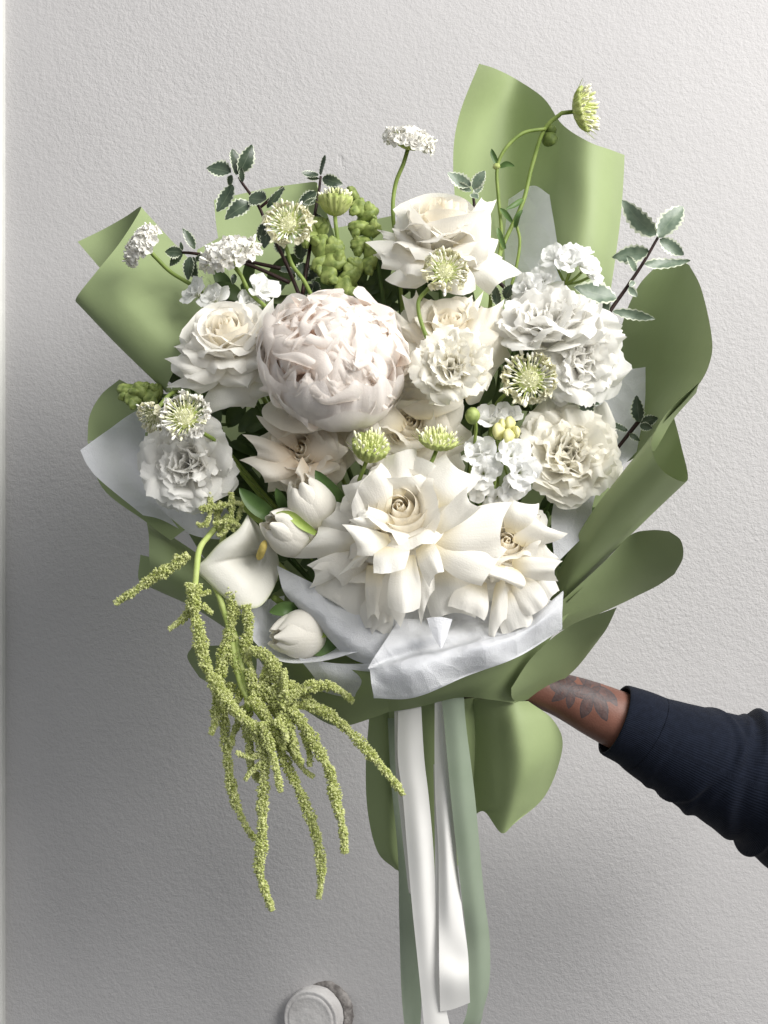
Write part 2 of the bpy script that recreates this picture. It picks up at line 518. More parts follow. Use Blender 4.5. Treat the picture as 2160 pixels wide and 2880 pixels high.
def core_petal(az, span, R, H, spiral, flare, rng, nu=15, nv=9, z0=0.0, top=0.6):
    u = np.linspace(0, 1, nu); v = np.linspace(0, 1, nv)
    Vg, Ug = np.meshgrid(v, u, indexing='ij')
    prof = 0.45 + 0.75 * np.sin(np.pi * np.minimum(Vg, 1) * 0.62 + 0.05)
    prof = prof * (1 - (1 - top) * sstep(Vg, 0.55, 1.0))
    rad = R * prof * (1 + spiral * (Ug - 0.5)) + flare * R * Vg ** 5 + R * 0.25 * sstep(Ug, 0.8, 1.0) * Vg ** 2
    a = az + span * (Ug - 0.5)
    hz = 1 - 0.22 * np.abs(2 * Ug - 1) ** 2.5 + rng.uniform(-0.03, 0.03)
    Z = z0 + H * Vg * hz + 0.02 * H * np.sin(5 * Ug + rng.uniform(0, 6)) * Vg ** 2
    return np.stack([rad * np.cos(a), rad * np.sin(a), Z], -1)

def qpetal(base, Lc, Rc, bulge=18, bw=0.30, concave=0.12, bow=0.25, roll=26, tipd=0.0, nt=11, ns=11, rng=None):
    """petal from a base point to two corners, points given as (px, py, depth px)"""
    B, L, R = (np.array(q, float) for q in (base, Lc, Rc))
    kk = min(1.0, np.linalg.norm((R - L)[:2]) / 130)
    bulge, roll = bulge * kk, roll * kk
    t = np.linspace(0, 1, nt); s = np.linspace(-1, 1, ns)
    T, Sg = np.meshgrid(t, s, indexing='ij')
    e = R - L
    Mp = (L + R) / 2
    f = bw + (1 - bw) * np.sin(np.pi / 2 * T) ** 1.1 + bow * np.sin(np.pi * T) * 0.6
    p = B + (Mp - B) * T[..., None] + e / 2 * (Sg * f)[..., None]
    p = p - (Mp - B) * (concave * (1 - Sg ** 2) * T ** 5)[..., None]
    dep = -bulge * (1 - Sg ** 2) * np.sin(np.pi * np.minimum(T * 0.75 + 0.05, 1))
    dep = dep + roll * np.abs(Sg) ** 2.6 * T ** 2 + (tipd + roll * 0.5) * T ** 4
    if rng is not None:
        ph = rng.uniform(0, 6, 3)
        dep = dep + 6 * np.sin(3 * Sg + ph[0]) * T ** 2 + 4 * np.sin(7 * T + ph[1]) + 3.0 * np.sin(7 * Sg + 4 * T + ph[2]) * T ** 1.5
        p[..., 0] += 2.5 * np.sin(4 * T + ph[2]) * Sg
        j = rng.normal(0, 0.7, ns)
        p = p + ((Mp - B) / (np.linalg.norm(Mp - B) + 1e-6)) * (j[None, :] * T ** 6)[..., None]
    p[..., 2] += dep
    flat = p.reshape(-1, 3)
    return np.array([P(*q) for q in flat]).reshape(p.shape)

ROSES = 'white reflexed roses in the bouquet'
def rose(px, py, d, rp, axis, label, seed, mat='rose', outer=14, mids=7, quads=(), core=0.34, spin=0.0, outer_r=1.0, coreH=0.62):
    rng = np.random.default_rng(seed)
    R = rp * K(d)
    A = W(axis)
    c = P(px, py, d)
    base = c - A * R * 0.50
    o = root('rose', base, label, 'rose', ROSES, A, spin)
    m = M[mat]
    g = math.pi * (3 - math.sqrt(5))
    # tight spiral heart
    for i in range(15):
        f = i / 14
        rc = R * core * (0.05 + 0.93 * f ** 1.05)
        G = core_petal(i * 2.3 + 0.4, 3.9 - 1.5 * f, rc, R * coreH * (0.98 + 0.10 * (1 - f)), 0.30 + 0.4 * (1 - f), 0.04 + 0.33 * f ** 2, rng,
                       z0=0.0, top=0.50 + 0.36 * f)
        grid('petal', G, M['rose_heart'] if i < 11 else m, o)
    for i in range(mids):
        f = i / max(mids - 1, 1)
        G = petal(1.1 + i * g, R * (0.78 + 0.12 * f), R * 0.50, 0.12 + 0.25 * f, 0.55 + 0.75 * f, R * 0.10, 0.0, 0.8, -0.1 - 0.4 * f,
                  end=0.6, roll=0.14, rng=rng, ripple=0.03, thp=1.5, jag=0.004)
        grid('petal', G, m, o)
    for i in range(outer):
        f = i / max(outer - 1, 1)
        pt = rng.random() < 0.5
        G = petal(0.5 + i * g + rng.uniform(-.15, .15), R * (0.95 + 0.14 * f) * outer_r, R * (0.40 + 0.06 * rng.random()), 0.45 + 0.55 * f,
                  1.35 + 0.75 * f + rng.uniform(-.1, .1), R * 0.08, -R * 0.05 * f, 0.7, -0.9 if pt else -0.5, end=0.06 if pt else 0.55, roll=0.30,
                  rng=rng, ripple=0.03, thp=1.1, jag=0.004, lean=rng.uniform(-.15, .15))
        grid('petal', G, m, o)
    for q in quads:
        kw = dict(q[3]) if len(q) > 3 else {}
        G = qpetal(q[0], q[1], q[2], rng=rng, **kw)
        sh = G.shape
        grid('petal', tolocal(o, G.reshape(-1, 3)).reshape(sh), m, o)
    # sepals and stem
    q = np.array([px, py, d], float) + np.array([-axis[0], axis[2], axis[1]]) / np.linalg.norm(axis) * rp * 0.55
    tube('stem', stem_to_bind(*q), 5.5 * S, M['stem_dark'], o)
    return o

def peony(px, py, d, rp, axis, label, seed):
    rng = np.random.default_rng(seed)
    R = rp * K(d); A = W(axis)
    o = root('peony', P(px, py, d) - A * R * 0.85, label, 'peony', None, A)
    zc = R * 0.85
    def shell(az, hw, phi0, phi1, rad, ruff, jag, inward, nu=15, nv=10, tuck=0.0, k=6):
        v = np.linspace(0, 1, nv); u = np.linspace(-1, 1, nu)
        Vg, Ug = np.meshgrid(v, u, indexing='ij')
        edge = rng.normal(0, 1, nu); edge = np.convolve(np.pad(edge, 2, mode='edge'), [.2, .6, .2], 'same')[2:-2]
        lob = 0.5 + 0.5 * np.cos(Ug * rng.uniform(4, 7) + rng.uniform(0, 6))
        tip = 1 - 0.16 * np.abs(Ug) ** 2.4 + jag * edge[None, :] - 0.09 * lob
        ph = phi0 + (phi1 - phi0) * Vg * tip
        wid = hw * (0.45 + 0.55 * np.sin(np.pi / 2 * np.minimum(Vg / 0.55, 1)))
        a = az + Ug * wid
        p1, p2, p3 = rng.uniform(0, 6.28, 3)
        rr = rad * (1 + ruff * Vg ** 1.6 * (np.sin(k * Ug + p1) + 0.5 * np.sin(2.3 * k * Ug + p2 + 4 * Vg) + 0.4 * np.sin(9 * Vg + p3))
                    - inward * Vg ** 4 + 0.03 * (1 - np.abs(Ug)) - tuck * Vg ** 2)
        s_ = np.sin(ph)
        return np.stack([rr * s_ * np.cos(a), rr * s_ * np.sin(a), zc + rr * np.cos(ph) * 0.82], -1)
    pi = math.pi
    # guard petals: broad smooth bowl
    for i in range(9):
        a = i * 2 * pi / 9 + rng.uniform(-.15, .15)
        G = shell(a, rng.uniform(.55, .75), pi * 0.98, pi * rng.uniform(0.36, 0.56), R * rng.uniform(0.98, 1.05), 0.018, 0.012, rng.uniform(-.06, .05), 19, 13)
        grid('guard_petal', G, M['peony_guard'], o)
    for i in range(8):
        a = i * 2 * pi / 8 + 0.3 + rng.uniform(-.15, .15)
        G = shell(a, rng.uniform(.42, .62), pi * 0.95, pi * rng.uniform(0.27, 0.46), R * rng.uniform(0.95, 1.01), 0.03, 0.014, rng.uniform(-.04, .08), 19, 13)
        grid('guard_petal', G, M['peony_guard'], o)
    # crowded heart: broad ruffled petals folding over one another, with small crumpled ones between them
    g = pi * (3 - math.sqrt(5))
    def heart(i, n, wlo, whi, rlo, rhi, blo, bhi, amp, tl, nu=17, nv=11):
        f = (i + 0.5) / n
        ph = math.acos(max(1 - f * 1.12, -1)) + rng.normal(0, .10)
        a = i * g + rng.normal(0, .25)
        v = np.linspace(0, 1, nv); u = np.linspace(-1, 1, nu)
        Vg, Ug = np.meshgrid(v, u, indexing='ij')
        wdt = R * rng.uniform(wlo, whi) * (0.8 + .35 * f)
        r0, r1 = R * 0.42, R * rng.uniform(rlo, rhi)
        p = rng.uniform(0, 6.28, 6)
        scal = np.sin(rng.uniform(3, 5) * Ug + p[0]) + .5 * np.sin(rng.uniform(8, 11) * Ug + p[1])
        rad = r0 + (r1 - r0) * np.sin(np.minimum(Vg * 1.15, 1) * pi / 2)
        rad = rad + R * .028 * scal * sstep(Vg, .45, 1) - R * .16 * np.abs(Ug) ** 2.6 * Vg + R * .02 * np.sin(4 * Ug + 5 * Vg + p[2])
        bend = rng.uniform(blo, bhi) * sstep(Vg, .35, 1.0) ** 1.2
        wav = np.sin(rng.uniform(3.2, 4.6) * Ug + p[3] + 1.5 * Vg) + .5 * np.sin(rng.uniform(7, 9) * Ug + p[4])
        pol = ph + .22 * (1 - Vg) - bend * (1 + .04 * scal) + amp * wav * sstep(Vg, .2, 1)
        lat = Ug * wdt * (.8 + .2 * np.sin(np.pi / 2 * np.minimum(Vg / .6, 1))) * (1 - .15 * sstep(Vg, .8, 1))
        lat = lat + R * .02 * np.sin(9 * Vg + 3 * Ug + p[5])
        tilt = rng.normal(0, tl)
        sp, cp = np.sin(pol), np.cos(pol)
        x = rad * sp; z = zc + rad * cp * .78
        x = x + lat * math.sin(tilt) * cp; z = z - lat * math.sin(tilt) * sp
        y = lat * math.cos(tilt)
        G = np.stack([x * math.cos(a) - y * math.sin(a), x * math.sin(a) + y * math.cos(a), z], -1)
        grid('petal', G, M['peony'], o)
    for i in range(52):
        heart(i, 52, .44, .74, .86, .99, .05, .50, .085, .55)
    for i in range(64):
        heart(i, 64, .22, .42, .92, 1.04, -.05, .40, .13, .8)
    # petal fallen loose below the bowl
    G = qpetal((845, 1120, d + 60), (742, 1178, d + 10), (916, 1206, d - 30), bulge=-20, concave=-0.35, bow=0.3, roll=-8, bw=0.6, rng=rng)
    grid('guard_petal', tolocal(o, G.reshape(-1, 3)).reshape(G.shape), M['rose_cream'], o)
    q = np.array([px, py, d], float) + np.array([-axis[0], axis[2], axis[1]]) / np.linalg.norm(axis) * rp * 0.8
    tube('stem', stem_to_bind(*q), 7 * S, M['stem_dark'], o)
    return o

def ruffled(name, px, py, d, rp, axis, label, cat, seed, mat, n=34, ripple=0.10, freq=5.0, jag=0.012, squash=1.0, group=None, w=0.62, open_=1.75):
    rng = np.random.default_rng(seed)
    R = rp * K(d); A = W(axis)
    o = root(name, P(px, py, d) - A * R * 0.55, label, cat, group, A)
    g = math.pi * (3 - math.sqrt(5))
    for i in range(9):
        G = petal(i * g, R * rng.uniform(.5, .72), R * .30, .10, rng.uniform(-.5, .1), R * (.02 + .018 * i), R * .06, .9, .3, end=.8, ripple=.20, freq=freq, jag=jag, nu=17, nv=9, rng=rng, peak=.7)
        grid('petal', G, M[mat], o)
    for i in range(n):
        f = i / (n - 1)
        G = petal(i * g + rng.uniform(-.2, .2), R * (0.72 + 0.40 * f) * rng.uniform(.92, 1.06), R * (w * (0.55 + 0.45 * f)), 0.05 + 0.25 * f,
                  0.15 + open_ * f ** 0.85 + rng.uniform(-.12, .12), R * (0.03 + 0.05 * f), R * 0.08 * (1 - f), 0.9 - 0.5 * f, 0.2 - 0.6 * f,
                  end=0.8, roll=0.04, ripple=ripple * rng.uniform(.7, 1.3), freq=freq, jag=jag, nu=25, nv=11, rng=rng, thp=1.3, peak=0.72)
        G[..., 2] *= squash
        grid('petal', G, M[mat], o)
    q = np.array([px, py, d], float) + np.array([-axis[0], axis[2], axis[1]]) / np.linalg.norm(axis) * rp * 0.6
    tube('stem', stem_to_bind(*q), 4.5 * S, M['stem_dark'], o)
    return o

def stock(florets, buds, stem, label, seed):
    rng = np.random.default_rng(seed)
    q0 = florets[0]
    o = root('stock_flower', P(*stem[0]), label, 'stock flower', 'white stock flowers')
    for (x, y, d, r, ax) in florets:
        R = r * 1.18 * K(d); A = W(ax)
        mw = Matrix.Translation(Vector(P(x, y, d) - A * R * 0.35)) @ Vector(A).to_track_quat('Z', 'Y').to_matrix().to_4x4()
        mm = np.array(mw)
        first = None
        for i in range(9):
            f = i / 8
            G = petal(i * 2.4 + rng.uniform(-.3, .3), R * (0.75 + 0.55 * f), R * (0.40 + 0.28 * f), 0.1 + 0.3 * f, 0.35 + 1.35 * f + rng.uniform(-.25, .25),
                      R * 0.04, 0, 0.9 - .8 * f, -0.3, end=0.72, roll=0.08, ripple=0.13, freq=3.2, jag=0.012, nu=11, nv=8, rng=rng, peak=0.7)
            pts = G.reshape(-1, 3) @ mm[:3, :3].T + mm[:3, 3]
            ob = grid('floret' if first is None else 'petal', tolocal(o, pts).reshape(G.shape), M['stock'], o if first is None else first)
            if first is None: first = ob
        a = np.array([x, y, d], float)
        tube('pedicel', pathpx([a + (0, 6, 20), (a + np.array(stem[0])) / 2 + (0, 8, 10), np.array(stem[0])], 4), 4 * K(d), M['stem'], o, 6)
    for (x, y, d, r) in buds:
        ob = link('bud', blob_mesh('bud', r * K(d), rng, 1.35, 14, 9, .2), M['bud_yellow'], o, Matrix.Translation(Vector(tolocal(o, P(x, y, d)))))
    tube('stem', np.concatenate([pathpx(stem, 4)[:-1], stem_to_bind(*stem[-1])]), 7 * K(stem[0][2]), M['stem'], o)
    return o

def blob_mesh(name, r, rng, stretch=1.0, nu=10, nv=8, folds=0.10):
    th = np.linspace(0.02, math.pi - 0.02, nv); a = np.linspace(0, 2 * math.pi, nu, endpoint=False)
    T, Ag = np.meshgrid(th, a, indexing='ij')
    rr = r * (1 + folds * np.sin(3 * Ag + rng.uniform(0, 6)) * np.sin(T) + folds * 0.5 * np.sin(5 * T + 2 * Ag))
    rr = rr * (1 - 0.18 * np.cos(T))
    G = np.stack([rr * np.sin(T) * np.cos(Ag), rr * np.sin(T) * np.sin(Ag), stretch * rr * np.cos(T)], -1)
    f = list(gfaces(nv, nu, True)) + [tuple(range(nu))[::-1], tuple((nv - 1) * nu + i for i in range(nu))]
    return mesh(name, G.reshape(-1, 3), f, np.stack([Ag, T], -1).reshape(-1, 2))

_pin = {}
def pin_mesh(kind):
    if kind in _pin: return _pin[kind]
    rng = np.random.default_rng(4)
    if kind.startswith('pin'):
        zs = np.array([0, .52, .62, .80, .94, 1.0]); rs = np.array([.04, .035, .085, .10, .075, .02])
        a = np.linspace(0, 2 * math.pi, 6, endpoint=False)
        G = np.stack([rs[:, None] * np.cos(a), rs[:, None] * np.sin(a), np.repeat(zs[:, None], 6, 1)], -1)
        me = mesh(kind, G.reshape(-1, 3), list(gfaces(6, 6, True)) + [tuple(30 + i for i in range(6))])
    else:
        vs, fs = [], []
        for i in range(5):
            G = petal(i * 1.257 + rng.uniform(-.2, .2), rng.uniform(.6, .85), .30, .1, 1.5 + rng.uniform(-.3, .2), .03, .25, .6, -.3, end=.6, ripple=.22, freq=3, rng=rng, nu=5, nv=5)
            fs += [tuple(x + len(vs) * 25 for x in q) for q in gfaces(5, 5)]
            vs.append(G.reshape(-1, 3))
        me = mesh(kind, np.concatenate(vs), fs)
    me.materials.append(M[kind])
    _pin[kind] = me
    return me

def scabiosa(px, py, d, rp, axis, style, stem, label, seed, spin=0.0):
    """style: fluffy (flat white head), pins (open ring of pins), goblet (green cup of pins), bristle (green cup with hairs)"""
    rng = np.random.default_rng(seed)
    R = rp * K(d); A = W(axis)
    h = {'fluffy': 0.38, 'pins': 0.45, 'goblet': 1.15, 'bristle': 0.8}[style]
    base = P(px, py, d) - A * R * h * 0.6
    o = root('scabiosa', base, label, 'scabiosa', 'scabiosa heads rising from the bouquet', A, spin)
    # ribbed green calyx
    nv, nu = 7, 64
    v = np.linspace(0, 1, nv); a = np.linspace(0, 2 * math.pi, nu, endpoint=False)
    Vg, Ag = np.meshgrid(v, a, indexing='ij')
    cr_ = {'fluffy': 0.50, 'pins': 0.45, 'goblet': 0.82, 'bristle': 0.92}[style]
    hh = {'fluffy': 0.35, 'pins': 0.30, 'goblet': 1.05, 'bristle': 0.62}[style]
    prof = np.sin(np.pi / 2 * Vg) ** 0.8 * cr_ + 0.06
    prof = prof * (1 + 0.10 * np.cos(Ag * 16) * Vg ** .5)
    G = np.stack([R * prof * np.cos(Ag), R * prof * np.sin(Ag), R * hh * Vg ** 1.4], -1)
    Gi = G[-2::-1].copy() * np.array([0.82, 0.82, 1.0]); Gi[..., 2] = R * hh * 0.66 + 0.10 * R * (1 - np.hypot(Gi[..., 0], Gi[..., 1]) / R)
    GG = np.concatenate([G, Gi])
    link('calyx', mesh('calyx', GG.reshape(-1, 3), list(gfaces(len(GG), nu, True))), M['calyx'], o)
    gold = math.pi * (3 - math.sqrt(5))
    Zx = Vector((0, 0, 1))
    def place(kind, name, pos, dirv, s, sp):
        ob = link(name, pin_mesh(kind), None, o)
        ob.matrix_local = Matrix.Translation(Vector(pos)) @ Vector(dirv).to_track_quat('Z', 'Y').to_matrix().to_4x4() @ Matrix.Rotation(sp, 4, 'Z') @ Matrix.Scale(s, 4)
    J = lambda k: rng.normal(0, k)
    if style != 'goblet':
        rc = np.array([(0.0, .46), (.25, .42), (.42, .30), (.46, .16)]) * R * (1.6 if style == 'bristle' else 1.0)
        aa = np.linspace(0, 2 * math.pi, 20, endpoint=False)
        Gd = np.stack([rc[:, :1] * np.cos(aa), rc[:, :1] * np.sin(aa), np.repeat(rc[:, 1:2], 20, 1) * (.75 if style != 'fluffy' else 1)], -1)
        link('receptacle', mesh('receptacle', Gd.reshape(-1, 3), list(gfaces(4, 20, True))), M['receptacle'], o)
    if style == 'fluffy':
        n = 84
        for i in range(n):
            f = (i + .5) / n; th = math.acos(1 - f * .98) ; an = i * gold
            dv = (math.cos(an) * math.sin(th) + J(.2), math.sin(an) * math.sin(th) + J(.2), math.cos(th) * .9 + J(.2))
            place('floret', 'floret', (R * .72 * math.sin(th) * math.cos(an), R * .72 * math.sin(th) * math.sin(an), R * (.18 + .34 * math.cos(th))), dv, R * rng.uniform(.30, .46), rng.uniform(0, 6))
        for i in range(26):
            f = (i + .5) / 26; r_ = R * 0.8 * math.sqrt(f); an = i * gold + 1
            place('pin_white', 'stamen', (r_ * math.cos(an), r_ * math.sin(an), R * 0.30), (math.cos(an) * f + J(.2), math.sin(an) * f + J(.2), 1.0), R * rng.uniform(.36, .55), 0)
    elif style == 'pins':
        n = 84
        for i in range(n):
            f = (i + .5) / n; r_ = R * 0.55 * math.sqrt(f); an = i * gold + J(.15)
            dv = (math.cos(an) * f * 1.7 + J(.22), math.sin(an) * f * 1.7 + J(.22), 1.0 - 0.45 * f)
            sc_ = R * (0.24 + 0.34 * f) * rng.uniform(.6, 1.3)
            kd = 'pin' if f < .55 or rng.random() < .4 else 'pin_white'
            place(kd, 'pin', (r_ * math.cos(an), r_ * math.sin(an), R * (.34 - .12 * f)), dv, sc_, 0)
        for i in range(64):
            an = i * gold + J(.3); f = rng.uniform(.4, 1)
            dv = (math.cos(an) * 1.3 + J(.25), math.sin(an) * 1.3 + J(.25), rng.uniform(-.2, .9))
            place('floret_cream' if seed % 2 else 'floret', 'floret', (R * (.5 + .25 * f) * math.cos(an), R * (.5 + .25 * f) * math.sin(an), R * rng.uniform(.08, .42)), dv, R * rng.uniform(.20, .44), rng.uniform(0, 6))
    else:
        n = 60
        for i in range(n):
            f = (i + .5) / n; an = i * gold + J(.15)
            k = 0.80 if style == 'goblet' else 0.86
            r_ = R * k * math.sqrt(f) * cr_ / 0.85
            dv = (math.cos(an) * f * .7 + J(.15), math.sin(an) * f * .7 + J(.15), 1.0)
            place('pin_green' if f < .5 else 'pin', 'pin', (r_ * .9 * math.cos(an), r_ * .9 * math.sin(an), R * hh * 0.70), dv, R * rng.uniform(.42, .75), 0)
    # bracts: narrow curved blades / hairs round the head, one part
    vs, fs, c0 = [], [], 0
    nb = 30 if style == 'bristle' else 16
    for i in range(nb):
        an = i * 2 * math.pi / nb + rng.uniform(-.15, .15)
        ln = R * (rng.uniform(.7, 1.15) if style == 'bristle' else rng.uniform(.55, .95)); wd = R * (.022 if style == 'bristle' else .045)
        t = np.linspace(0, 1, 6)
        rr = R * cr_ * (0.55 if style != 'bristle' else .75) + ln * t * (0.75 if style == 'bristle' else .8); zz = R * hh * .35 + ln * (.55 * t ** 1.6 + .1 * np.sin(3 * t))
        wv = wd * (1 - t ** 2)
        ca, sa = math.cos(an), math.sin(an)
        Lf = np.stack([rr * ca - wv * sa, rr * sa + wv * ca, zz], -1); Rt = np.stack([rr * ca + wv * sa, rr * sa - wv * ca, zz - wd * .3], -1)
        Md = np.stack([rr * ca, rr * sa, zz - wd * .8], -1)
        GG = np.stack([Lf, Md, Rt], 1)
        fs += [tuple(x + c0 for x in q) for q in gfaces(6, 3)]; vs.append(GG.reshape(-1, 3)); c0 += 18
    tag(link('bract', mesh('bract', np.concatenate(vs), fs), M['calyx'], o), kind='stuff')
    pth = np.concatenate([[base], pathpx(stem, 6)])
    pth = np.concatenate([pth[:-1], stem_to_bind(*stem[-1])])
    tube('stem', pth, 6.0 * K(d), M['stem'], o, 8)
    return o

def blade(pts, width, mat, parent, name='leaf', fold=0.35, twist=0.0):
    """long leaf along px points, width px"""
    c = pathpx(pts, 6)
    n = len(c); t = np.linspace(0, 1, n)
    T = np.gradient(c, axis=0); T /= np.linalg.norm(T, axis=1, keepdims=True)
    view = np.array([math.sin(twist), -math.cos(twist), 0.0])
    sd = np.cross(T, view); sd /= np.linalg.norm(sd, axis=1, keepdims=True)
    nm = np.cross(sd, T)
    wv = width * K(pts[0][2]) / 2 * np.sin(np.pi * np.clip(0.12 + 0.88 * t, 0, 1)) ** 0.7
    s = np.linspace(-1, 1, 7)
    G = c[:, None] + sd[:, None] * (wv[:, None] * s)[..., None] + nm[:, None] * (fold * wv[:, None] * (s ** 2))[..., None]
    return grid(name, tolocal(parent, G.reshape(-1, 3)).reshape(G.shape), mat, parent)

def tulip(base, tip, rp, label, seed, blades=(), open_=0.12):
    rng = np.random.default_rng(seed)
    a, b = P(*base), P(*tip)
    A = b - a; L = np.linalg.norm(A); A = A / L
    R = rp * K(base[2])
    o = root('tulip', a, label, 'tulip', 'white tulips low in the bouquet', A, rng.uniform(0, 6))
    for i in range(6):
        inner = i < 3
        az = i * 2.094 + (1.05 if not inner else 0)
        v = np.linspace(0, 1, 12); u = np.linspace(-1, 1, 13)
        Vg, Ug = np.meshgrid(v, u, indexing='ij')
        prof = np.sin(np.pi * (0.10 + 0.80 * Vg ** 0.9)) ** 0.7
        rad = R * prof * (0.93 if inner else 1.04) * (1 + 0.10 * (1 - Ug ** 2))
        hw = (0.70 + 0.5 * np.sin(np.pi * np.minimum(Vg * 0.8, 1)) ** .8) * (1 - 0.35 * sstep(Vg, 0.8, 1.0))
        aa = az + Ug * hw
        z = L * Vg * (1.0 if inner else .93) * (1 - 0.20 * np.abs(Ug) ** 2.2 * Vg ** 3) * rng.uniform(.96, 1.04)
        rad = rad + open_ * R * Vg ** 5 + 0.03 * R * np.sin(6 * Ug + seed) * Vg
        G = np.stack([rad * np.cos(aa), rad * np.sin(aa), z], -1)
        grid('petal', G, M['tulip'], o)
    q = np.array(base, float); dirp = q - np.array(tip, float); dirp /= np.linalg.norm(dirp)
    tube('stem', stem_to_bind(*(q - dirp * 8), mid=[q + dirp * 70]), 8 * S, M['blade_light'], o)
    for (pts, wd, mt) in blades:
        blade(pts, wd, M[mt], o)
    return o

def amaranth(label, strands, stems, seed):
    rng = np.random.default_rng(seed)
    o = root('amaranth', P(*stems[0][0]), label, 'amaranth')
    # one seed: a small spiky grain
    oct_ = np.array([[1, 0, 0], [-1, 0, 0], [0, 1, 0], [0, -1, 0], [0, 0, 1.7], [0, 0, -1.0]], float)
    of = np.array([[0, 2, 4], [2, 1, 4], [1, 3, 4], [3, 0, 4], [2, 0, 5], [1, 2, 5], [3, 1, 5], [0, 3, 5]])
    for (pts, w0) in strands:
        p = cr(pts, 10)
        d3 = np.linalg.norm(np.diff(p, axis=0), axis=1); cum = np.concatenate([[0], np.cumsum(d3)]); tot = cum[-1]
        w0 = w0 * 0.88
        n = int(tot * 5.0 * w0 / 36) + 40
        s = rng.random(n)
        c = np.stack([np.interp(s * tot, cum, p[:, k]) for k in range(3)], -1)
        i0 = np.clip(np.searchsorted(cum, s * tot) - 1, 0, len(p) - 2)
        tg = (p[i0 + 1] - p[i0]); tg /= np.linalg.norm(tg, axis=1, keepdims=True)
        lump = 0.86 + 0.30 * np.sin(s * tot / 13 + rng.uniform(0, 6)) * np.sin(s * tot / 29 + 1.7) + 0.0
        wr = w0 / 2 * lump * np.clip(np.minimum(1, 0.38 + 0.62 * np.minimum((1 - s) * tot / 150, 1) ** .7), 0, 1)
        dirn = rng.normal(0, 1, (n, 3)); dirn -= (dirn * tg).sum(1, keepdims=True) * tg; dirn /= np.linalg.norm(dirn, axis=1, keepdims=True)
        rr = wr * rng.uniform(0.25, 1.12, n) ** 0.7
        c = c + dirn * rr[:, None]
        ax = dirn + tg * rng.uniform(-.2, .9, (n, 1)) + rng.normal(0, .35, (n, 3)); ax /= np.linalg.norm(ax, axis=1, keepdims=True)
        e1 = np.cross(ax, rng.normal(0, 1, (n, 3))); e1 /= np.linalg.norm(e1, axis=1, keepdims=True)
        e2 = np.cross(ax, e1)
        sz = rng.uniform(1.8, 4.0, n)
        V = c[:, None] + sz[:, None, None] * (oct_[None, :, 0:1] * e1[:, None] + oct_[None, :, 1:2] * e2[:, None] + oct_[None, :, 2:3] * ax[:, None])
        flat = V.reshape(-1, 3)
        y = flat[:, 2] * S; k = (D + y) / D
        Wv = np.stack([(flat[:, 0] - 1080) * S * k, y, Z0 + (1440 - flat[:, 1]) * S * k], -1)
        F = (of[None] + (np.arange(n) * 6)[:, None, None]).reshape(-1, 3)
        t = link('tassel', mesh('tassel', tolocal(o, Wv), [tuple(x) for x in F.tolist()], smooth=False), M['amaranth'], o)
        tag(t, kind='stuff')
        tube('stalk', np.array([P(*q) for q in p]), w0 * 0.2 * S, M['amaranth'], o, 6)
    for st in stems:
        tube('stem', pathpx(st, 6), 8 * S, M['amaranth_stem'], o)
    return o

_lr = np.random.default_rng(77)
def leaf_geo(b, t, wr, fold=0.25, curl=0.15, serr=True, nv=15):
    """leaf from px base to px tip; wr = width/length; faces the camera with a random tilt"""
    a, c = P(*b), P(*t)
    Lv = c - a; L = np.linalg.norm(Lv); Lv = Lv / L
    view = np.array([_lr.normal(0, .35), -1.0, _lr.normal(0.15, .35)])
    sd = np.cross(Lv, view); sd /= np.linalg.norm(sd)
    nm = np.cross(sd, Lv)
    if nm[1] > 0: nm = -nm
    v = np.linspace(0, 1, nv)
    wv = 0.62 * wr * L * np.sin(np.pi * np.clip(v, 0, 1) ** 0.85) ** 0.75
    saw = (1 + (0.12 * ((np.arange(nv) % 2) * 2 - 1))) if serr else np.ones(nv)
    s = np.array([-1, -.55, 0, .55, 1.0])
    off = np.where(np.abs(s) == 1, 1, 0)
    Wd = wv[:, None] * s * np.where(off[None] == 1, saw[:, None], 1.0)
    wob = 0.03 * L * np.sin(v * 7 + _lr.uniform(0, 6))
    G = a + Lv * (v * L)[:, None, None] + sd * Wd[..., None] + nm * (fold * np.abs(Wd) + (curl * L * (v - v ** 2 * 1.3))[:, None] + wob[:, None] * s[None, :])[..., None]
    return G

def sprig(label, stems, leaves, d, mat='leaf', twig='twig', tw=6.5, name='variegated_sprig', cat='foliage sprig', group='variegated leaf sprigs', serr=True):
    o = root(name, P(*stems[0][0]), label, cat, group)
    for st in stems:
        tube('twig', pathpx(st, 6), np.linspace(tw * 0.6, tw, (len(st) - 1) * 6 + 1) * S, M[twig], o, 6)
    for lf in leaves:
        b, t, wr = lf[0], lf[1], lf[2]
        bb = (b[0], b[1], b[2] if len(b) > 2 else d); tt = (t[0], t[1], t[2] if len(t) > 2 else d + _lr.uniform(-35, 25))
        G = leaf_geo(bb, tt, wr, serr=serr, curl=_lr.uniform(-.3, .4))
        grid('leaf', tolocal(o, G.reshape(-1, 3)).reshape(G.shape), M[mat], o)
    return o

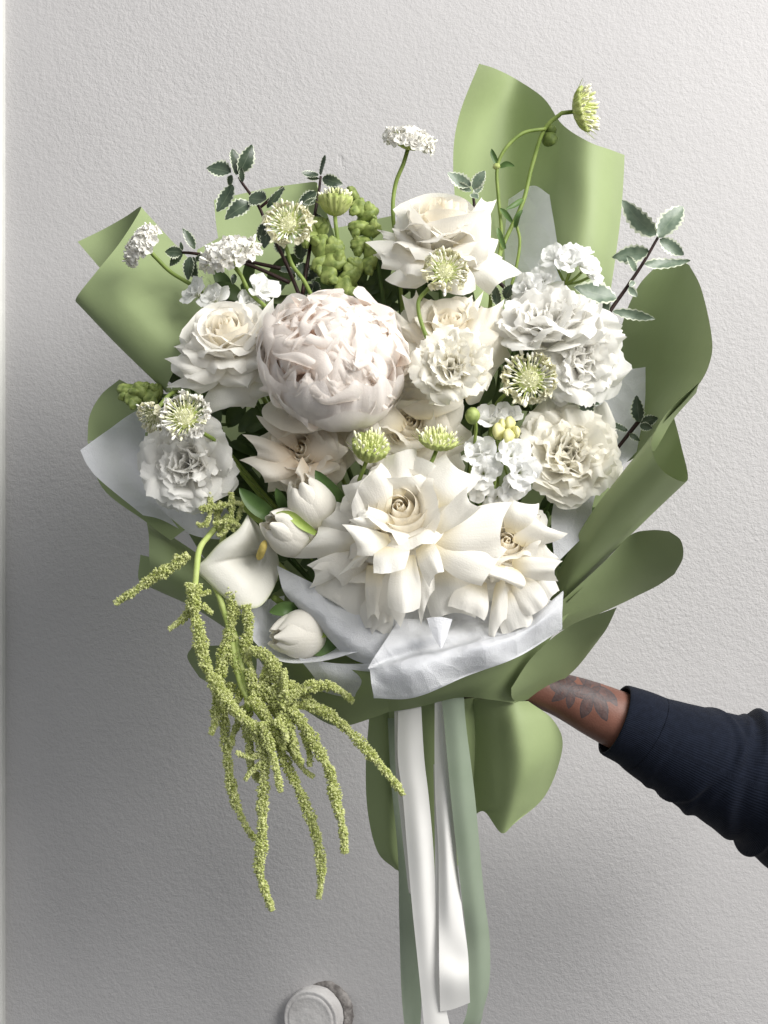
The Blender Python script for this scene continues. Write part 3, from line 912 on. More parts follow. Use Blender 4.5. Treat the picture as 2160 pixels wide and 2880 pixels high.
def snapdragon(label, path, buds, seed):
    rng = np.random.default_rng(seed)
    o = root('snapdragon', P(*path[0]), label, 'snapdragon', 'green snapdragon spikes in bud')
    tube('stem', np.concatenate([pathpx(path, 5)[:-1], stem_to_bind(*path[-1])]), 6 * S, M['stem_dark'], o)
    for (x, y, d, r, ang) in buds:
        for k in range(2 + int(r) % 2):
            me = blob_mesh('bud', r * K(d) * (.90, .52, .40)[k], rng, 1.45, 16, 12, 0.17)
            a = math.radians(ang + (0, 65, -75)[k])
            off = np.array([math.cos(a) * r * .7 * (k > 0), -math.sin(a) * r * .7 * (k > 0), (0, -14, -8)[k]])
            q = P(*(np.array([x, y, d], float) + off))
            R_ = Vector((math.cos(a), -0.35, math.sin(a))).to_track_quat('Z', 'Y').to_matrix().to_4x4()
            link('bud', me, M['bud'], o, Matrix.Translation(Vector(tolocal(o, q))) @ R_)
    return o

# ------------------------------------------------------------------ sheets of paper, tissue and ribbon
def sheet(name, net, mat, label=None, cat=None, group=None, n=9, thick=0.0004, crumple=0.0, seed=0, cscale=1.0, parent=None, kind=None, crease=()):
    a = np.array(net, float)
    g = cr(a, n)
    g = cr(np.swapaxes(g, 0, 1), n)
    g = np.swapaxes(g, 0, 1)
    if crumple:
        rng = np.random.default_rng(seed)
        X = g[..., 0] / 60 * cscale; Y = g[..., 1] / 60 * cscale
        h = np.zeros(X.shape)
        for k in range(9):
            th = rng.uniform(0, math.pi); f = rng.uniform(.5, 2.2); ph = rng.uniform(0, 6)
            q = (X * math.cos(th) + Y * math.sin(th)) * f + ph + 0.7 * np.sin(Y * .6 + ph)
            h += (np.abs(((q / math.pi) % 2) - 1) - 0.5) / (0.7 + f * .6)
        h[0] *= .6; h[-1] *= .6
        g[..., 2] += crumple * h
        g[..., 0] += crumple * 0.18 * np.roll(h, 3, 0)
    fl = g.reshape(-1, 3)
    y = fl[:, 2] * S; k = (D + y) / D
    Wv = np.stack([(fl[:, 0] - 1080) * S * k, y, Z0 + (1440 - fl[:, 1]) * S * k], -1).reshape(g.shape)
    o = grid(name, Wv, mat, parent)
    tag(o, label, cat, group, kind)
    return o

# ================================================================== THE SETTING
WD = 0.30                                   # wall distance behind the bouquet plane
wd = WD / S
def box(name, x0, x1, y0, y1, z0, z1, mat, parent=None, bev=0.0):
    v = [(x, y, z) for x in (x0, x1) for y in (y0, y1) for z in (z0, z1)]
    f = [(0, 1, 3, 2), (4, 6, 7, 5), (0, 4, 5, 1), (2, 3, 7, 6), (0, 2, 6, 4), (1, 5, 7, 3)]
    o = link(name, mesh(name, v, f, smooth=False), mat, parent)
    if bev:
        b = o.modifiers.new('bevel', 'BEVEL'); b.width = bev; b.segments = 3
    return o
xl = P(15, 0, wd)[0]
wall = box('wall', xl - 0.06, 2.4, WD, WD + 0.15, Z0 - 1.3, Z0 + 1.5, M['wall'])
tag(wall, kind='structure')
fr = box('door_frame', xl - 0.12, xl, WD - 0.012, WD + 0.10, Z0 - 1.3, Z0 + 1.5, M['frame'], bev=0.004)
tag(fr, 'narrow white painted door frame edge along the left of the plaster wall', 'door frame')

def pipe():
    c = P(893, 2850, wd); R = 82 * K(wd)
    A = Vector((-0.30, -1.0, 0.10)).normalized()
    o = root('pipe_stub', c, 'capped pipe stub painted over in white, sticking out of the chipped wall at the bottom', 'pipe', None, A)
    def lathe(name, prof, mat, wob=0.0, n=48):
        rng = np.random.default_rng(3)
        pr = np.array(prof) * R
        a = np.linspace(0, 2 * math.pi, n, endpoint=False)
        w_ = 1 + wob * (np.sin(3 * a + 1) + .7 * np.sin(7 * a) + .6 * rng.normal(0, 1, n))
        G = np.stack([pr[:, :1] * np.cos(a) * w_, pr[:, :1] * np.sin(a) * w_, np.repeat(pr[:, 1:2], n, 1)], -1)
        return link(name, mesh(name, G.reshape(-1, 3), list(gfaces(len(pr), n, True))), mat, o)
    lathe('plaster_collar', [(1.22, -.2), (1.17, .03), (1.08, .10), (1.0, .14), (0.97, .05)], M['plaster_break'], 0.014)
    lathe('pipe', [(.98, -.1), (.98, .30), (.97, .66), (.94, .72), (.90, .73), (.87, .715), (.80, .71)], M['pipe'], 0.004)
    lathe('cap', [(.82, .70), (.80, .725), (.74, .745), (.70, .735), (.66, .728), (.35, .745), (.0, .75)], M['pipe'], 0.004)
pipe()

# ================================================================== WRAPPING PAPER
PG = 'green wrapping paper sheets'
def paper(net, label, **k):
    return sheet('paper_sheet', net, M['paper'], label, 'wrapping paper', PG, **{**dict(thick=0.00025, crumple=2.2, cscale=0.45, seed=len(bpy.data.objects)), **k})
paper([[(218, 680, 330), (290, 645, 350), (355, 608, 320), (396, 581, 240), (378, 620, 170), (330, 692, 110), (268, 768, 50), (213, 842, 60), (240, 855, 190)],
       [(320, 800, 300), (390, 770, 310), (450, 720, 280), (482, 676, 190), (465, 720, 110), (415, 800, 40), (365, 880, -20), (330, 966, 20), (360, 975, 160)],
       [(430, 930, 260), (480, 890, 260), (550, 850, 240), (590, 790, 160), (585, 840, 70), (540, 930, 0), (500, 1020, -50), (466, 1098, 0), (490, 1100, 140)]],
      'pale green paper rolled into a cone at the far left of the bouquet')
paper([[(602, 562, 420), (680, 545, 430), (760, 528, 440), (845, 516, 440), (888, 512, 400), (892, 525, 360)],
       [(612, 660, 380), (690, 650, 410), (770, 640, 420), (850, 630, 420), (920, 640, 390), (940, 660, 350)],
       [(650, 830, 300), (720, 830, 330), (800, 830, 330), (880, 830, 320), (960, 830, 290), (990, 830, 270)]],
      'light green paper with a straight top edge behind the small leaf sprigs')
paper([[(555, 702, 300), (590, 683, 330), (627, 662, 340)], [(550, 770, 290), (590, 760, 310), (640, 750, 320)], [(560, 860, 270), (600, 850, 290), (660, 850, 300)]],
      'small dark curl of green paper behind the white scabiosa on the left')
paper([[(900, 645, 440), (960, 638, 450), (1030, 622, 460), (1110, 605, 450)], [(920, 760, 400), (970, 760, 410), (1040, 750, 410), (1120, 740, 400)],
       [(940, 880, 350), (990, 880, 350), (1060, 880, 350), (1150, 880, 340)]],
      'pale green paper panel behind the snapdragon buds')
paper([[(1347, 179, 240), (1392, 193, 400), (1452, 223, 470), (1530, 277, 370), (1582, 350, 250), (1655, 398, 190), (1720, 422, 240), (1757, 436, 380)],
       [(1290, 330, 240), (1350, 330, 420), (1430, 350, 480), (1515, 390, 370), (1580, 440, 245), (1655, 470, 185), (1718, 500, 240), (1753, 520, 380)],
       [(1274, 460, 230), (1330, 470, 390), (1420, 490, 450), (1500, 520, 350), (1580, 560, 230), (1655, 580, 170), (1712, 600, 225), (1746, 610, 360)],
       [(1290, 640, 210), (1350, 650, 330), (1430, 660, 380), (1510, 690, 290), (1580, 710, 190), (1640, 720, 150), (1695, 730, 190), (1730, 735, 310)],
       [(1340, 860, 140), (1390, 870, 220), (1450, 880, 250), (1520, 890, 200), (1580, 900, 140), (1630, 900, 110), (1680, 900, 140), (1705, 900, 230)]],
      'tall green paper sheet rising at the upper right with a wavy top edge')
paper([[(1852, 742, 260), (1885, 735, 190), (1915, 735, 90), (1938, 745, -30)],
       [(1792, 810, 300), (1850, 805, 200), (1915, 800, 60), (1972, 812, -130)],
       [(1745, 930, 300), (1830, 925, 180), (1920, 925, 0), (2001, 940, -230)],
       [(1735, 1060, 260), (1830, 1055, 140), (1920, 1045, -50), (1998, 1015, -270)],
       [(1735, 1180, 200), (1800, 1175, 100), (1875, 1140, -70), (1958, 1092, -270)],
       [(1735, 1310, 150), (1780, 1290, 60), (1820, 1250, -60), (1850, 1205, -200)]],
      'rounded dark green paper lobe standing at the right edge of the bouquet')
paper([[(1895, 1172, -130), (1915, 1250, -130), (1934, 1350, -190), (1882, 1338, -330), (1847, 1302, -380), (1832, 1252, -360), (1840, 1218, -300), (1862, 1188, -230)],
       [(1770, 1360, -20), (1790, 1430, -10), (1812, 1468, -60), (1768, 1468, -190), (1725, 1440, -250), (1690, 1412, -225), (1680, 1422, -160), (1700, 1400, -100)],
       [(1620, 1590, 90), (1640, 1625, 100), (1692, 1592, 80), (1655, 1612, -40), (1620, 1600, -95), (1590, 1575, -70), (1582, 1592, -20), (1600, 1575, 40)],
       [(1560, 1725, 150), (1570, 1740, 160), (1612, 1730, 140), (1590, 1735, 60), (1562, 1728, 20), (1535, 1715, 40), (1525, 1722, 80), (1540, 1712, 120)]],
      'long green paper roll running down the right side below the rounded lobe')
paper([[(1966, 1076, -268), (1885, 1150, -240), (1835, 1222, -215), (1802, 1272, -190)], [(1958, 1105, -190), (1895, 1178, -160), (1860, 1238, -140), (1842, 1268, -120)]],
      'thin pale turned edge of green paper between the rounded lobe and the long roll')
paper([[(1772, 1503, -10), (1725, 1565, -40), (1600, 1690, -80)], [(1762, 1530, 40), (1722, 1605, 20), (1590, 1700, -40)]],
      'narrow light green paper strip between the long roll and the dark tongue')
paper([[(1882, 1494, -190), (1830, 1491, -150), (1772, 1506, -100), (1700, 1580, -80), (1580, 1690, -90)],
       [(1915, 1520, -160), (1850, 1548, -90), (1780, 1590, -40), (1700, 1635, -30), (1580, 1715, -50)],
       [(1921, 1568, -90), (1860, 1605, -10), (1790, 1640, 30), (1710, 1680, 30), (1580, 1745, -10)],
       [(1897, 1615, 10), (1850, 1647, 70), (1790, 1677, 100), (1730, 1706, 90), (1575, 1775, 40)]],
      'tongue of very dark green paper pointing right above the wrist')
paper([[(1735, 1708, -260), (1600, 1762, -215), (1500, 1845, -190), (1438, 1935, -170)],
       [(1708, 1765, -170), (1620, 1820, -110), (1540, 1885, -100), (1440, 1962, -120)],
       [(1680, 1805, -80), (1620, 1880, 0), (1555, 1932, 10), (1458, 1980, -30)]],
      'dark green paper roll end at the lower right in front of the tattooed wrist')
paper([[(1010, 1890, -270), (1150, 1895, -290), (1300, 1870, -290), (1440, 1815, -240), (1600, 1725, -130)],
       [(1040, 1950, -200), (1160, 1960, -215), (1300, 1930, -215), (1420, 1890, -180), (1520, 1840, -110)],
       [(1080, 2005, -110), (1170, 1990, -130), (1290, 1962, -135), (1380, 1968, -120), (1450, 1978, -70)]],
      'green paper below the white tissue flap at the front')
paper([[(660, 1770, -150), (760, 1810, -190), (860, 1850, -230), (1000, 1885, -270), (1120, 1890, -280)],
       [(740, 1870, -110), (800, 1910, -140), (890, 1950, -175), (1000, 1965, -200), (1130, 1950, -210)],
       [(790, 1945, -30), (855, 1995, -60), (945, 2042, -90), (1040, 2022, -110), (1160, 1975, -120)]],
      'dark green paper skirt under the flowers, half hidden by the amaranth')
paper([[(411, 1461, 120), (419, 1510, 20), (420, 1575, -20), (425, 1644, 40), (390, 1630, 130), (395, 1560, 170)],
       [(470, 1500, 90), (475, 1545, -20), (478, 1610, -60), (482, 1668, 0), (455, 1660, 110), (460, 1580, 150)],
       [(560, 1560, 60), (565, 1610, -60), (565, 1660, -90), (560, 1710, -40), (540, 1700, 70), (540, 1640, 120)],
       [(700, 1660, 0), (700, 1710, -120), (690, 1750, -140), (680, 1790, -90), (660, 1780, 30), (660, 1740, 70)]],
      'bright green paper cone at the lower left behind the amaranth')
paper([[(541, 1818, -20), (620, 1815, -50), (720, 1810, -90)], [(527, 1850, 30), (610, 1880, 0), (720, 1890, -70)], [(560, 1905, 90), (620, 1940, 60), (690, 1962, 10)]],
      'dark rounded paper curl at the left beside the hanging amaranth stems')
paper([[(246, 1240, 150), (252, 1170, 160), (285, 1110, 170), (336, 1067, 190)], [(310, 1240, 150), (330, 1170, 150), (360, 1120, 160), (420, 1110, 170)],
       [(430, 1280, 110), (440, 1210, 120), (470, 1160, 130), (500, 1130, 140)]],
      'small green paper corner on the left below the big pale cone')
paper([[(246, 1240, 135), (288, 1372, 75), (405, 1464, 20), (480, 1520, 0)], [(330, 1270, 140), (370, 1360, 90), (460, 1440, 40), (520, 1490, 20)]],
      'thin green paper rim under the white tissue corner at the left')
bk = paper([[(560, 800, 330), (850, 770, 370), (1150, 770, 380), (1450, 790, 350), (1715, 900, 290)], [(480, 1150, 240), (800, 1150, 300), (1100, 1150, 320), (1400, 1150, 300), (1745, 1200, 200)],
       [(560, 1550, 100), (800, 1550, 160), (1100, 1550, 190), (1400, 1550, 160), (1650, 1550, 80)], [(1020, 1950, 60), (1100, 1960, 100), (1200, 1960, 120), (1320, 1950, 100), (1400, 1930, 60)]],
      'green paper lining seen in the gaps between the flowers')
# tails under the binding
paper([[(1330, 1965, 0), (1390, 1968, -40), (1445, 1972, -60), (1486, 1972, -20)],
       [(1330, 2070, 40), (1395, 2060, -30), (1460, 2040, -80), (1556, 2026, 10)],
       [(1330, 2170, 60), (1400, 2170, -20), (1480, 2150, -70), (1582, 2102, 50)],
       [(1332, 2262, 70), (1395, 2268, 0), (1455, 2250, -40), (1535, 2235, 60)],
       [(1334, 2292, 70), (1364, 2284, 40), (1410, 2343, -10), (1445, 2318, -10)]],
      'green paper tail flaring out to the right under the binding')
paper([[(1040, 2000, 90), (1085, 2000, 70), (1130, 2000, 90)], [(1029, 2140, 100), (1080, 2150, 60), (1125, 2160, 80)], [(1034, 2280, 110), (1090, 2290, 60), (1125, 2300, 80)],
       [(1062, 2395, 110), (1100, 2400, 80), (1128, 2410, 90)], [(1112, 2445, 110), (1120, 2449, 100), (1130, 2455, 100)]],
      'green paper tail hanging at the left of the white ribbons')
paper([[(1085, 1960, 10), (1150, 1970, -40), (1240, 1970, -50), (1310, 1965, -30), (1350, 1960, 30)], [(1110, 2130, 50), (1170, 2140, 0), (1240, 2140, -10), (1300, 2140, 10), (1345, 2140, 60)],
       [(1120, 2310, 90), (1180, 2320, 50), (1240, 2320, 40), (1290, 2310, 60), (1335, 2290, 100)], [(1150, 2420, 110), (1180, 2450, 90), (1230, 2460, 80), (1270, 2450, 90), (1300, 2420, 110)]],
      'green paper wrapped around the stems behind the ribbons')

TG = 'white tissue paper sheets'
def tissue(net, label, cr_=7, seed=1, **k):
    return sheet('tissue_sheet', net, M['tissue'], label, 'tissue paper', TG, crumple=cr_, seed=seed, thick=0.0002, **k)
tissue([[(1430, 560, 360), (1497, 522, 270), (1545, 548, 200)], [(1420, 680, 340), (1500, 680, 230), (1568, 690, 160)], [(1420, 880, 240), (1500, 880, 150), (1590, 890, 100)]],
       'grey shaded tissue corner in front of the tall upper right paper', 3, 2)
tissue([[(226, 1266, 60), (247, 1310, 40), (287, 1355, 15), (402, 1449, -15)], [(300, 1212, 110), (320, 1290, 85), (370, 1370, 60), (455, 1462, 10)],
        [(396, 1150, 130), (420, 1250, 120), (470, 1370, 90), (560, 1510, 30)], [(540, 1120, 160), (570, 1250, 150), (620, 1400, 110), (700, 1520, 50)]],
       'white tissue corner pointing left under the ruffled white flower', 4, 3)
tissue([[(1053, 1964, -330), (1165, 1962, -345), (1310, 1903, -335), (1460, 1846, -295), (1582, 1770, -240)],
        [(1045, 1920, -356), (1170, 1890, -384), (1310, 1845, -372), (1460, 1788, -325), (1583, 1718, -250)],
        [(1040, 1886, -352), (1170, 1852, -372), (1320, 1815, -352), (1470, 1770, -295), (1583, 1690, -246)],
        [(1037, 1874, -354), (1130, 1846, -318), (1320, 1805, -300), (1470, 1758, -255), (1582, 1662, -240)],
        [(1075, 1815, -330), (1200, 1790, -300), (1330, 1775, -262), (1470, 1735, -215), (1562, 1690, -190)],
        [(1125, 1740, -250), (1210, 1740, -220), (1330, 1720, -190), (1450, 1690, -160), (1530, 1680, -150)]],
       'big crumpled white tissue flap folded over at the front below the roses', 11, 14, n=16, cscale=1.5)
tissue([[(1200, 1738, -345), (1238, 1735, -352), (1272, 1742, -345)], [(1216, 1785, -362), (1240, 1783, -370), (1258, 1786, -362)], [(1238, 1822, -380), (1240, 1824, -382), (1243, 1822, -380)]],
       'small pointed tip of white tissue hanging under the largest rose', 2, 4, n=6)
tissue([[(1060, 1580, -90), (1200, 1600, -110), (1350, 1600, -110), (1500, 1560, -80)], [(1075, 1680, -170), (1200, 1690, -185), (1350, 1680, -180), (1520, 1640, -130)], [(1090, 1780, -235), (1210, 1775, -245), (1350, 1760, -235), (1540, 1710, -190)]],
       'white tissue standing in the gap between the lower roses and the front flap', 9, 31)
tissue([[(778, 1590, -190), (880, 1640, -230), (1000, 1700, -250), (1120, 1760, -260)], [(795, 1660, -210), (880, 1720, -262), (970, 1790, -290), (1070, 1850, -295)],
        [(828, 1702, -190), (900, 1770, -235), (975, 1845, -262), (1065, 1880, -270)]],
       'white tissue fold under the large roses, left of the front flap', 4, 5)
tissue([[(648, 1682, -170), (690, 1745, -205), (715, 1805, -240), (790, 1860, -270), (900, 1860, -285), (1010, 1832, -290)],
        [(715, 1692, -130), (735, 1745, -150), (765, 1800, -160), (820, 1832, -190), (900, 1838, -220), (990, 1815, -250)],
        [(800, 1675, -60), (800, 1730, -60), (830, 1775, -70), (870, 1795, -90), (920, 1800, -120), (980, 1790, -180)]],
       'white tissue cup curling round the lowest tulip', 4, 6)
tissue([[(840, 1850, -262), (950, 1866, -272), (1060, 1866, -282)], [(880, 1900, -240), (965, 1915, -250), (1055, 1910, -250)], [(905, 1945, -200), (975, 1960, -205), (1060, 1950, -210)]],
       'shaded grey tissue panel between the tulip cup and the front flap', 4, 7)
tissue([[(1640, 1120, 60), (1735, 1050, 90), (1816, 1032, 100)], [(1640, 1200, 40), (1730, 1175, 70), (1814, 1150, 80)], [(1650, 1380, 0), (1730, 1330, 30), (1792, 1270, 50)]],
       'white tissue with a square top corner behind the right ruffled flowers', 8, 8)
tissue([[(1560, 1400, -90), (1640, 1370, -60), (1702, 1312, -40)], [(1550, 1470, -130), (1620, 1450, -110), (1668, 1415, -90)], [(1560, 1590, -170), (1600, 1550, -150), (1662, 1490, -120)]],
       'white tissue strip between the cream flower and the long green roll', 5, 9)

# ribbons
RG = 'white satin ribbons hanging from the binding'
def ribbon(net, label, mat='ribbon', group=RG):
    return sheet('ribbon', net, M[mat], label, 'ribbon', group, thick=0.0003, n=8)
ribbon([[(1120, 1985, -115), (1150, 1978, -120), (1184, 1978, -118)], [(1119, 2130, -90), (1155, 2130, -98), (1193, 2130, -92)], [(1133, 2242, -85), (1170, 2242, -96), (1206, 2242, -86)],
        [(1146, 2400, -85), (1185, 2400, -100), (1220, 2400, -80)], [(1160, 2560, -90), (1195, 2560, -100), (1227, 2560, -82)], [(1178, 2734, -95), (1208, 2734, -100), (1236, 2734, -90)], [(1196, 2920, -95), (1230, 2920, -100), (1272, 2920, -95)]],
       'long white ribbon hanging on the left, running off the bottom')
ribbon([[(1109, 1990, -85), (1125, 1990, -85), (1170, 1990, -85)], [(1112, 2150, -65), (1128, 2150, -65), (1180, 2150, -65)], [(1126, 2300, -60), (1142, 2300, -60), (1190, 2300, -60)], [(1148, 2500, -60), (1156, 2515, -60), (1200, 2520, -60)]],
       'white ribbon half hidden behind the long left one, ending higher')
ribbon([[(1223, 1960, -120), (1262, 1955, -125), (1300, 1948, -120)], [(1222, 2100, -95), (1250, 2100, -102), (1285, 2100, -95)], [(1224, 2242, -90), (1252, 2242, -104), (1282, 2242, -88)], [(1233, 2400, -90), (1258, 2400, -108), (1284, 2400, -82)],
        [(1234, 2560, -95), (1266, 2560, -108), (1300, 2560, -84)], [(1235, 2680, -110), (1275, 2680, -100), (1316, 2680, -100)], [(1236, 2760, -118), (1278, 2757, -124), (1319, 2752, -120)], [(1238, 2845, -104), (1275, 2838, -104), (1322, 2820, -104)]],
       'white ribbon in front with a slanted cut end near the bottom right')
ribbon([[(1219, 2150, -75), (1226, 2150, -75), (1260, 2150, -74)], [(1222, 2300, -75), (1230, 2300, -76), (1262, 2300, -74)], [(1224, 2480, -78), (1231, 2480, -80), (1266, 2480, -76)], [(1226, 2680, -80), (1233, 2678, -80), (1270, 2676, -78)]],
       'white ribbon edge just left of the slanted one, ending square')
sheet('ribbon', [[(1240, 1955, -134), (1272, 1952, -136), (1304, 1948, -130)], [(1250, 2046, -128), (1283, 2044, -132), (1311, 2040, -122)], [(1268, 2242, -122), (1303, 2242, -124), (1336, 2242, -104)], [(1296, 2500, -92), (1330, 2500, -92), (1360, 2500, -72)],
       [(1312, 2640, -60), (1346, 2640, -66), (1377, 2640, -50)], [(1318, 2760, -60), (1350, 2765, -60), (1377, 2760, -45)], [(1312, 2850, -58), (1342, 2850, -50), (1361, 2835, -38)], [(1285, 2900, -50), (1315, 2905, -35), (1338, 2905, -20)],
       [(1210, 2960, -30), (1230, 2985, -10), (1245, 3000, 10)], [(1150, 2920, -30), (1165, 2945, 0), (1180, 2960, 20)], [(1131, 2820, -30), (1155, 2830, 0), (1185, 2840, 20)], [(1123, 2600, -20), (1150, 2600, -4), (1185, 2600, 10)],
       [(1119, 2400, -10), (1145, 2400, 4), (1175, 2400, 16)], [(1100, 2200, 10), (1125, 2200, 20), (1150, 2200, 30)], [(1090, 2020, 0), (1115, 2020, 6), (1140, 2020, 12)]],
      M['ribbon_sage'], 'sage green ribbon looping down behind the white ribbons', 'ribbon', 'green satin ribbon', thick=0.0003, n=8)

# ================================================================== ROSES
rose(1125, 1430, -330, 225, (-0.10, 0.92, 0.36), 'large open white rose at the lower centre with a spiral cream heart', 11, 'rose', outer=13, mids=6, core=0.40, spin=0.6, outer_r=0.8, coreH=0.62, quads=[
    ((1085, 1450, -330), (963, 1364, -330), (1070, 1301, -350), dict(bow=.35)),
    ((1120, 1400, -320), (1080, 1290, -310), (1172, 1262, -310), dict(bow=.35, concave=-.05)),
    ((1205, 1420, -330), (1255, 1275, -330), (1352, 1338, -350), dict(bow=.4, bw=.4)),
    ((1215, 1500, -350), (1318, 1368, -400), (1352, 1425, -405), dict(bw=.4)),
    ((1215, 1510, -345), (1440, 1412, -340), (1420, 1560, -372), dict(bw=.3, bow=.25, roll=8, concave=.1)),
    ((1220, 1530, -350), (1424, 1545, -350), (1356, 1648, -372), dict(bw=.5, bow=.3, roll=10, concave=.02)),
    ((1190, 1530, -370), (1252, 1608, -425), (1205, 1652, -415), dict(bw=.8, roll=10)),
    ((1105, 1535, -380), (1140, 1598, -450), (1050, 1612, -445), dict(bw=1.0, roll=5, concave=-.1)),
    ((1140, 1560, -350), (1178, 1710, -390), (1095, 1708, -395), dict(bw=.7, bulge=28, concave=-.1)),
    ((1190, 1560, -335), (1225, 1660, -345), (1182, 1762, -345), dict(bw=.5)),
    ((1100, 1525, -360), (1003, 1562, -420), (962, 1475, -420), dict(bw=.5, bow=.1)),
    ((1250, 1590, -290), (1340, 1738, -270), (1215, 1748, -285), dict(bw=.6, bow=.3, roll=14)),
    ((1130, 1570, -300), (1125, 1765, -300), (1050, 1740, -300), dict(bw=.6, bow=.3, roll=14)),
    ((1095, 1480, -345), (978, 1462, -385), (1040, 1425, -370), dict(bw=.6)),
])
rose(1425, 1525, -255, 165, (0.05, 0.93, 0.35), 'white rose tucked in at the lower right of the largest rose', 12, 'rose', outer=15, mids=8, core=.42, spin=1.5, outer_r=.95, quads=[
    ((1440, 1500, -260), (1432, 1392, -270), (1514, 1415, -280), dict(bow=.4, bw=.5)),
    ((1455, 1530, -260), (1500, 1445, -270), (1596, 1500, -280), dict(bow=.3)),
    ((1440, 1590, -280), (1580, 1578, -320), (1573, 1635, -310), dict(bw=.8)),
    ((1420, 1590, -280), (1468, 1658, -340), (1340, 1612, -330), dict(bw=.6)),
    ((1400, 1630, -270), (1425, 1740, -310), (1378, 1832, -300), dict(bw=.5)),
    ((1345, 1630, -270), (1360, 1745, -320), (1262, 1705, -318), dict(bw=.5, bulge=10, concave=.05, roll=14)),
    ((1420, 1640, -250), (1505, 1770, -280), (1420, 1800, -285), dict(bw=.6, bow=.3, roll=14)),
    ((1500, 1600, -240), (1575, 1660, -255), (1530, 1735, -265), dict(bw=.5, bow=.3)),
    ((1455, 1620, -260), (1545, 1690, -290), (1470, 1735, -290), dict(bw=.4, concave=-.1)),
])
rose(1020, 1540, -250, 180, (-0.30, 0.85, 0.10), 'shaded white rose behind the left of the largest rose, long petals pointing down', 13, 'rose', outer=15, mids=7, spin=.3, outer_r=.95, quads=[
    ((1040, 1500, -260), (888, 1470, -275), (945, 1411, -265), dict(bow=.4)),
    ((1030, 1530, -265), (812, 1567, -265), (893, 1480, -280), dict(bow=.25)),
    ((1030, 1550, -260), (868, 1655, -270), (863, 1590, -270), dict(bw=.5)),
    ((1040, 1540, -290), (1010, 1595, -325), (951, 1620, -320), dict(bw=.9)),
    ((1060, 1590, -280), (1066, 1746, -315), (1032, 1746, -315), dict(bw=1.6, bow=.5)),
    ((1090, 1640, -270), (1100, 1752, -300), (1038, 1792, -300), dict(bw=.8)),
    ((1040, 1560, -245), (1035, 1788, -270), (870, 1660, -260), dict(bw=.5, bow=.2, concave=.1)),
    ((1010, 1600, -235), (985, 1745, -255), (880, 1672, -250), dict(bw=.6, bow=.3, roll=12)),
    ((1070, 1650, -250), (1095, 1800, -285), (1010, 1770, -280), dict(bw=.7, bow=.3, roll=12)),
    ((1040, 1540, -255), (960, 1650, -290), (880, 1600, -285), dict(bw=.5)),
])
rose(638, 935, -175, 172, (-0.10, 0.72, 0.66), 'white rose on the left beside the blush peony', 14, 'rose', outer=16, mids=11, spin=.9, outer_r=.95, core=.46, coreH=.72, quads=[
    ((640, 1000, -180), (516, 972, -220), (545, 905, -215), dict(bow=.3)),
    ((630, 1030, -180), (463, 1009, -190), (530, 1085, -205), dict(bow=.3, bulge=30, bw=.2)),
    ((620, 1040, -180), (468, 1090, -175), (560, 1110, -205), dict(bow=.3)),
    ((660, 1050, -165), (572, 1172, -180), (718, 1146, -190), dict(bw=.5, bow=.3)),
    ((700, 1050, -160), (680, 1150, -170), (790, 1110, -190), dict(bw=.5, bow=.3)),
    ((690, 1010, -190), (772, 836, -190), (805, 885, -200), dict(bw=.9, bow=.6)),
])
rose(1240, 640, -60, 190, (0.03, 0.50, 0.86), 'tallest white rose at the top of the bouquet, cupped and facing up', 15, 'rose', outer=15, mids=13, core=.48, spin=.2, outer_r=.9, coreH=.86, quads=[
    ((1200, 720, -90), (1027, 681, -80), (1070, 755, -110), dict(bow=.4, bw=.7)),
    ((1150, 680, -60), (1058, 645, -40), (1075, 672, -60), dict(bw=1.0)),
    ((1210, 740, -110), (1083, 787, -110), (1170, 812, -140), dict(bw=.7, bow=.3, concave=-.1)),
    ((1250, 715, -130), (1240, 815, -160), (1338, 815, -150), dict(bw=.6, bow=.4, concave=-.15)),
    ((1320, 720, -80), (1380, 830, -100), (1472, 772, -70), dict(bw=.6, bow=.2)),
    ((1275, 700, -110), (1372, 730, -150), (1378, 600, -120), dict(bw=.5, bow=.3, concave=-.05)),
    ((1330, 640, -70), (1352, 555, -60), (1400, 560, -50), dict(bw=.7, bow=.3)),
])
rose(1265, 905, -150, 150, (0.05, 0.70, 0.65), 'white rose in the upper middle behind the small carnation, peach streak inside', 16, 'rose_cream', outer=16, mids=9, core=.45, spin=2.0, outer_r=1.05, quads=[
    ((1200, 980, -150), (1132, 828, -130), (1168, 815, -130), dict(bw=1.3, bow=.5)),
    ((1285, 960, -150), (1318, 850, -140), (1360, 818, -130), dict(bw=.9, bow=.5)),
    ((1330, 980, -150), (1352, 860, -130), (1420, 840, -120), dict(bw=.6, bow=.4)),
    ((1330, 1010, -150), (1425, 880, -130), (1440, 1000, -140), dict(bw=.4, bow=.3)),
    ((1200, 970, -160), (1092, 862, -140), (1110, 930, -150), dict(bw=.5)),
    ((1200, 1030, -140), (1120, 960, -130), (1130, 1080, -140), dict(bw=.6)),
    ((1330, 1080, -130), (1420, 1010, -130), (1350, 1130, -140), dict(bw=.7)),
])
rose(1150, 1190, -190, 165, (0.05, 0.95, 0.25), 'cream rose shaded in the middle, just below the peony', 17, 'rose_cream', outer=17, mids=8, core=.40, spin=.5, outer_r=1.1, quads=[
    ((1140, 1200, -210), (1005, 1200, -210), (1040, 1120, -190), dict(bow=.5)),
    ((1190, 1180, -210), (1150, 1120, -200), (1300, 1120, -190), dict(bow=.4)),
    ((1040, 1260, -210), (970, 1240, -220), (1000, 1150, -200), dict(bow=.5)),
])
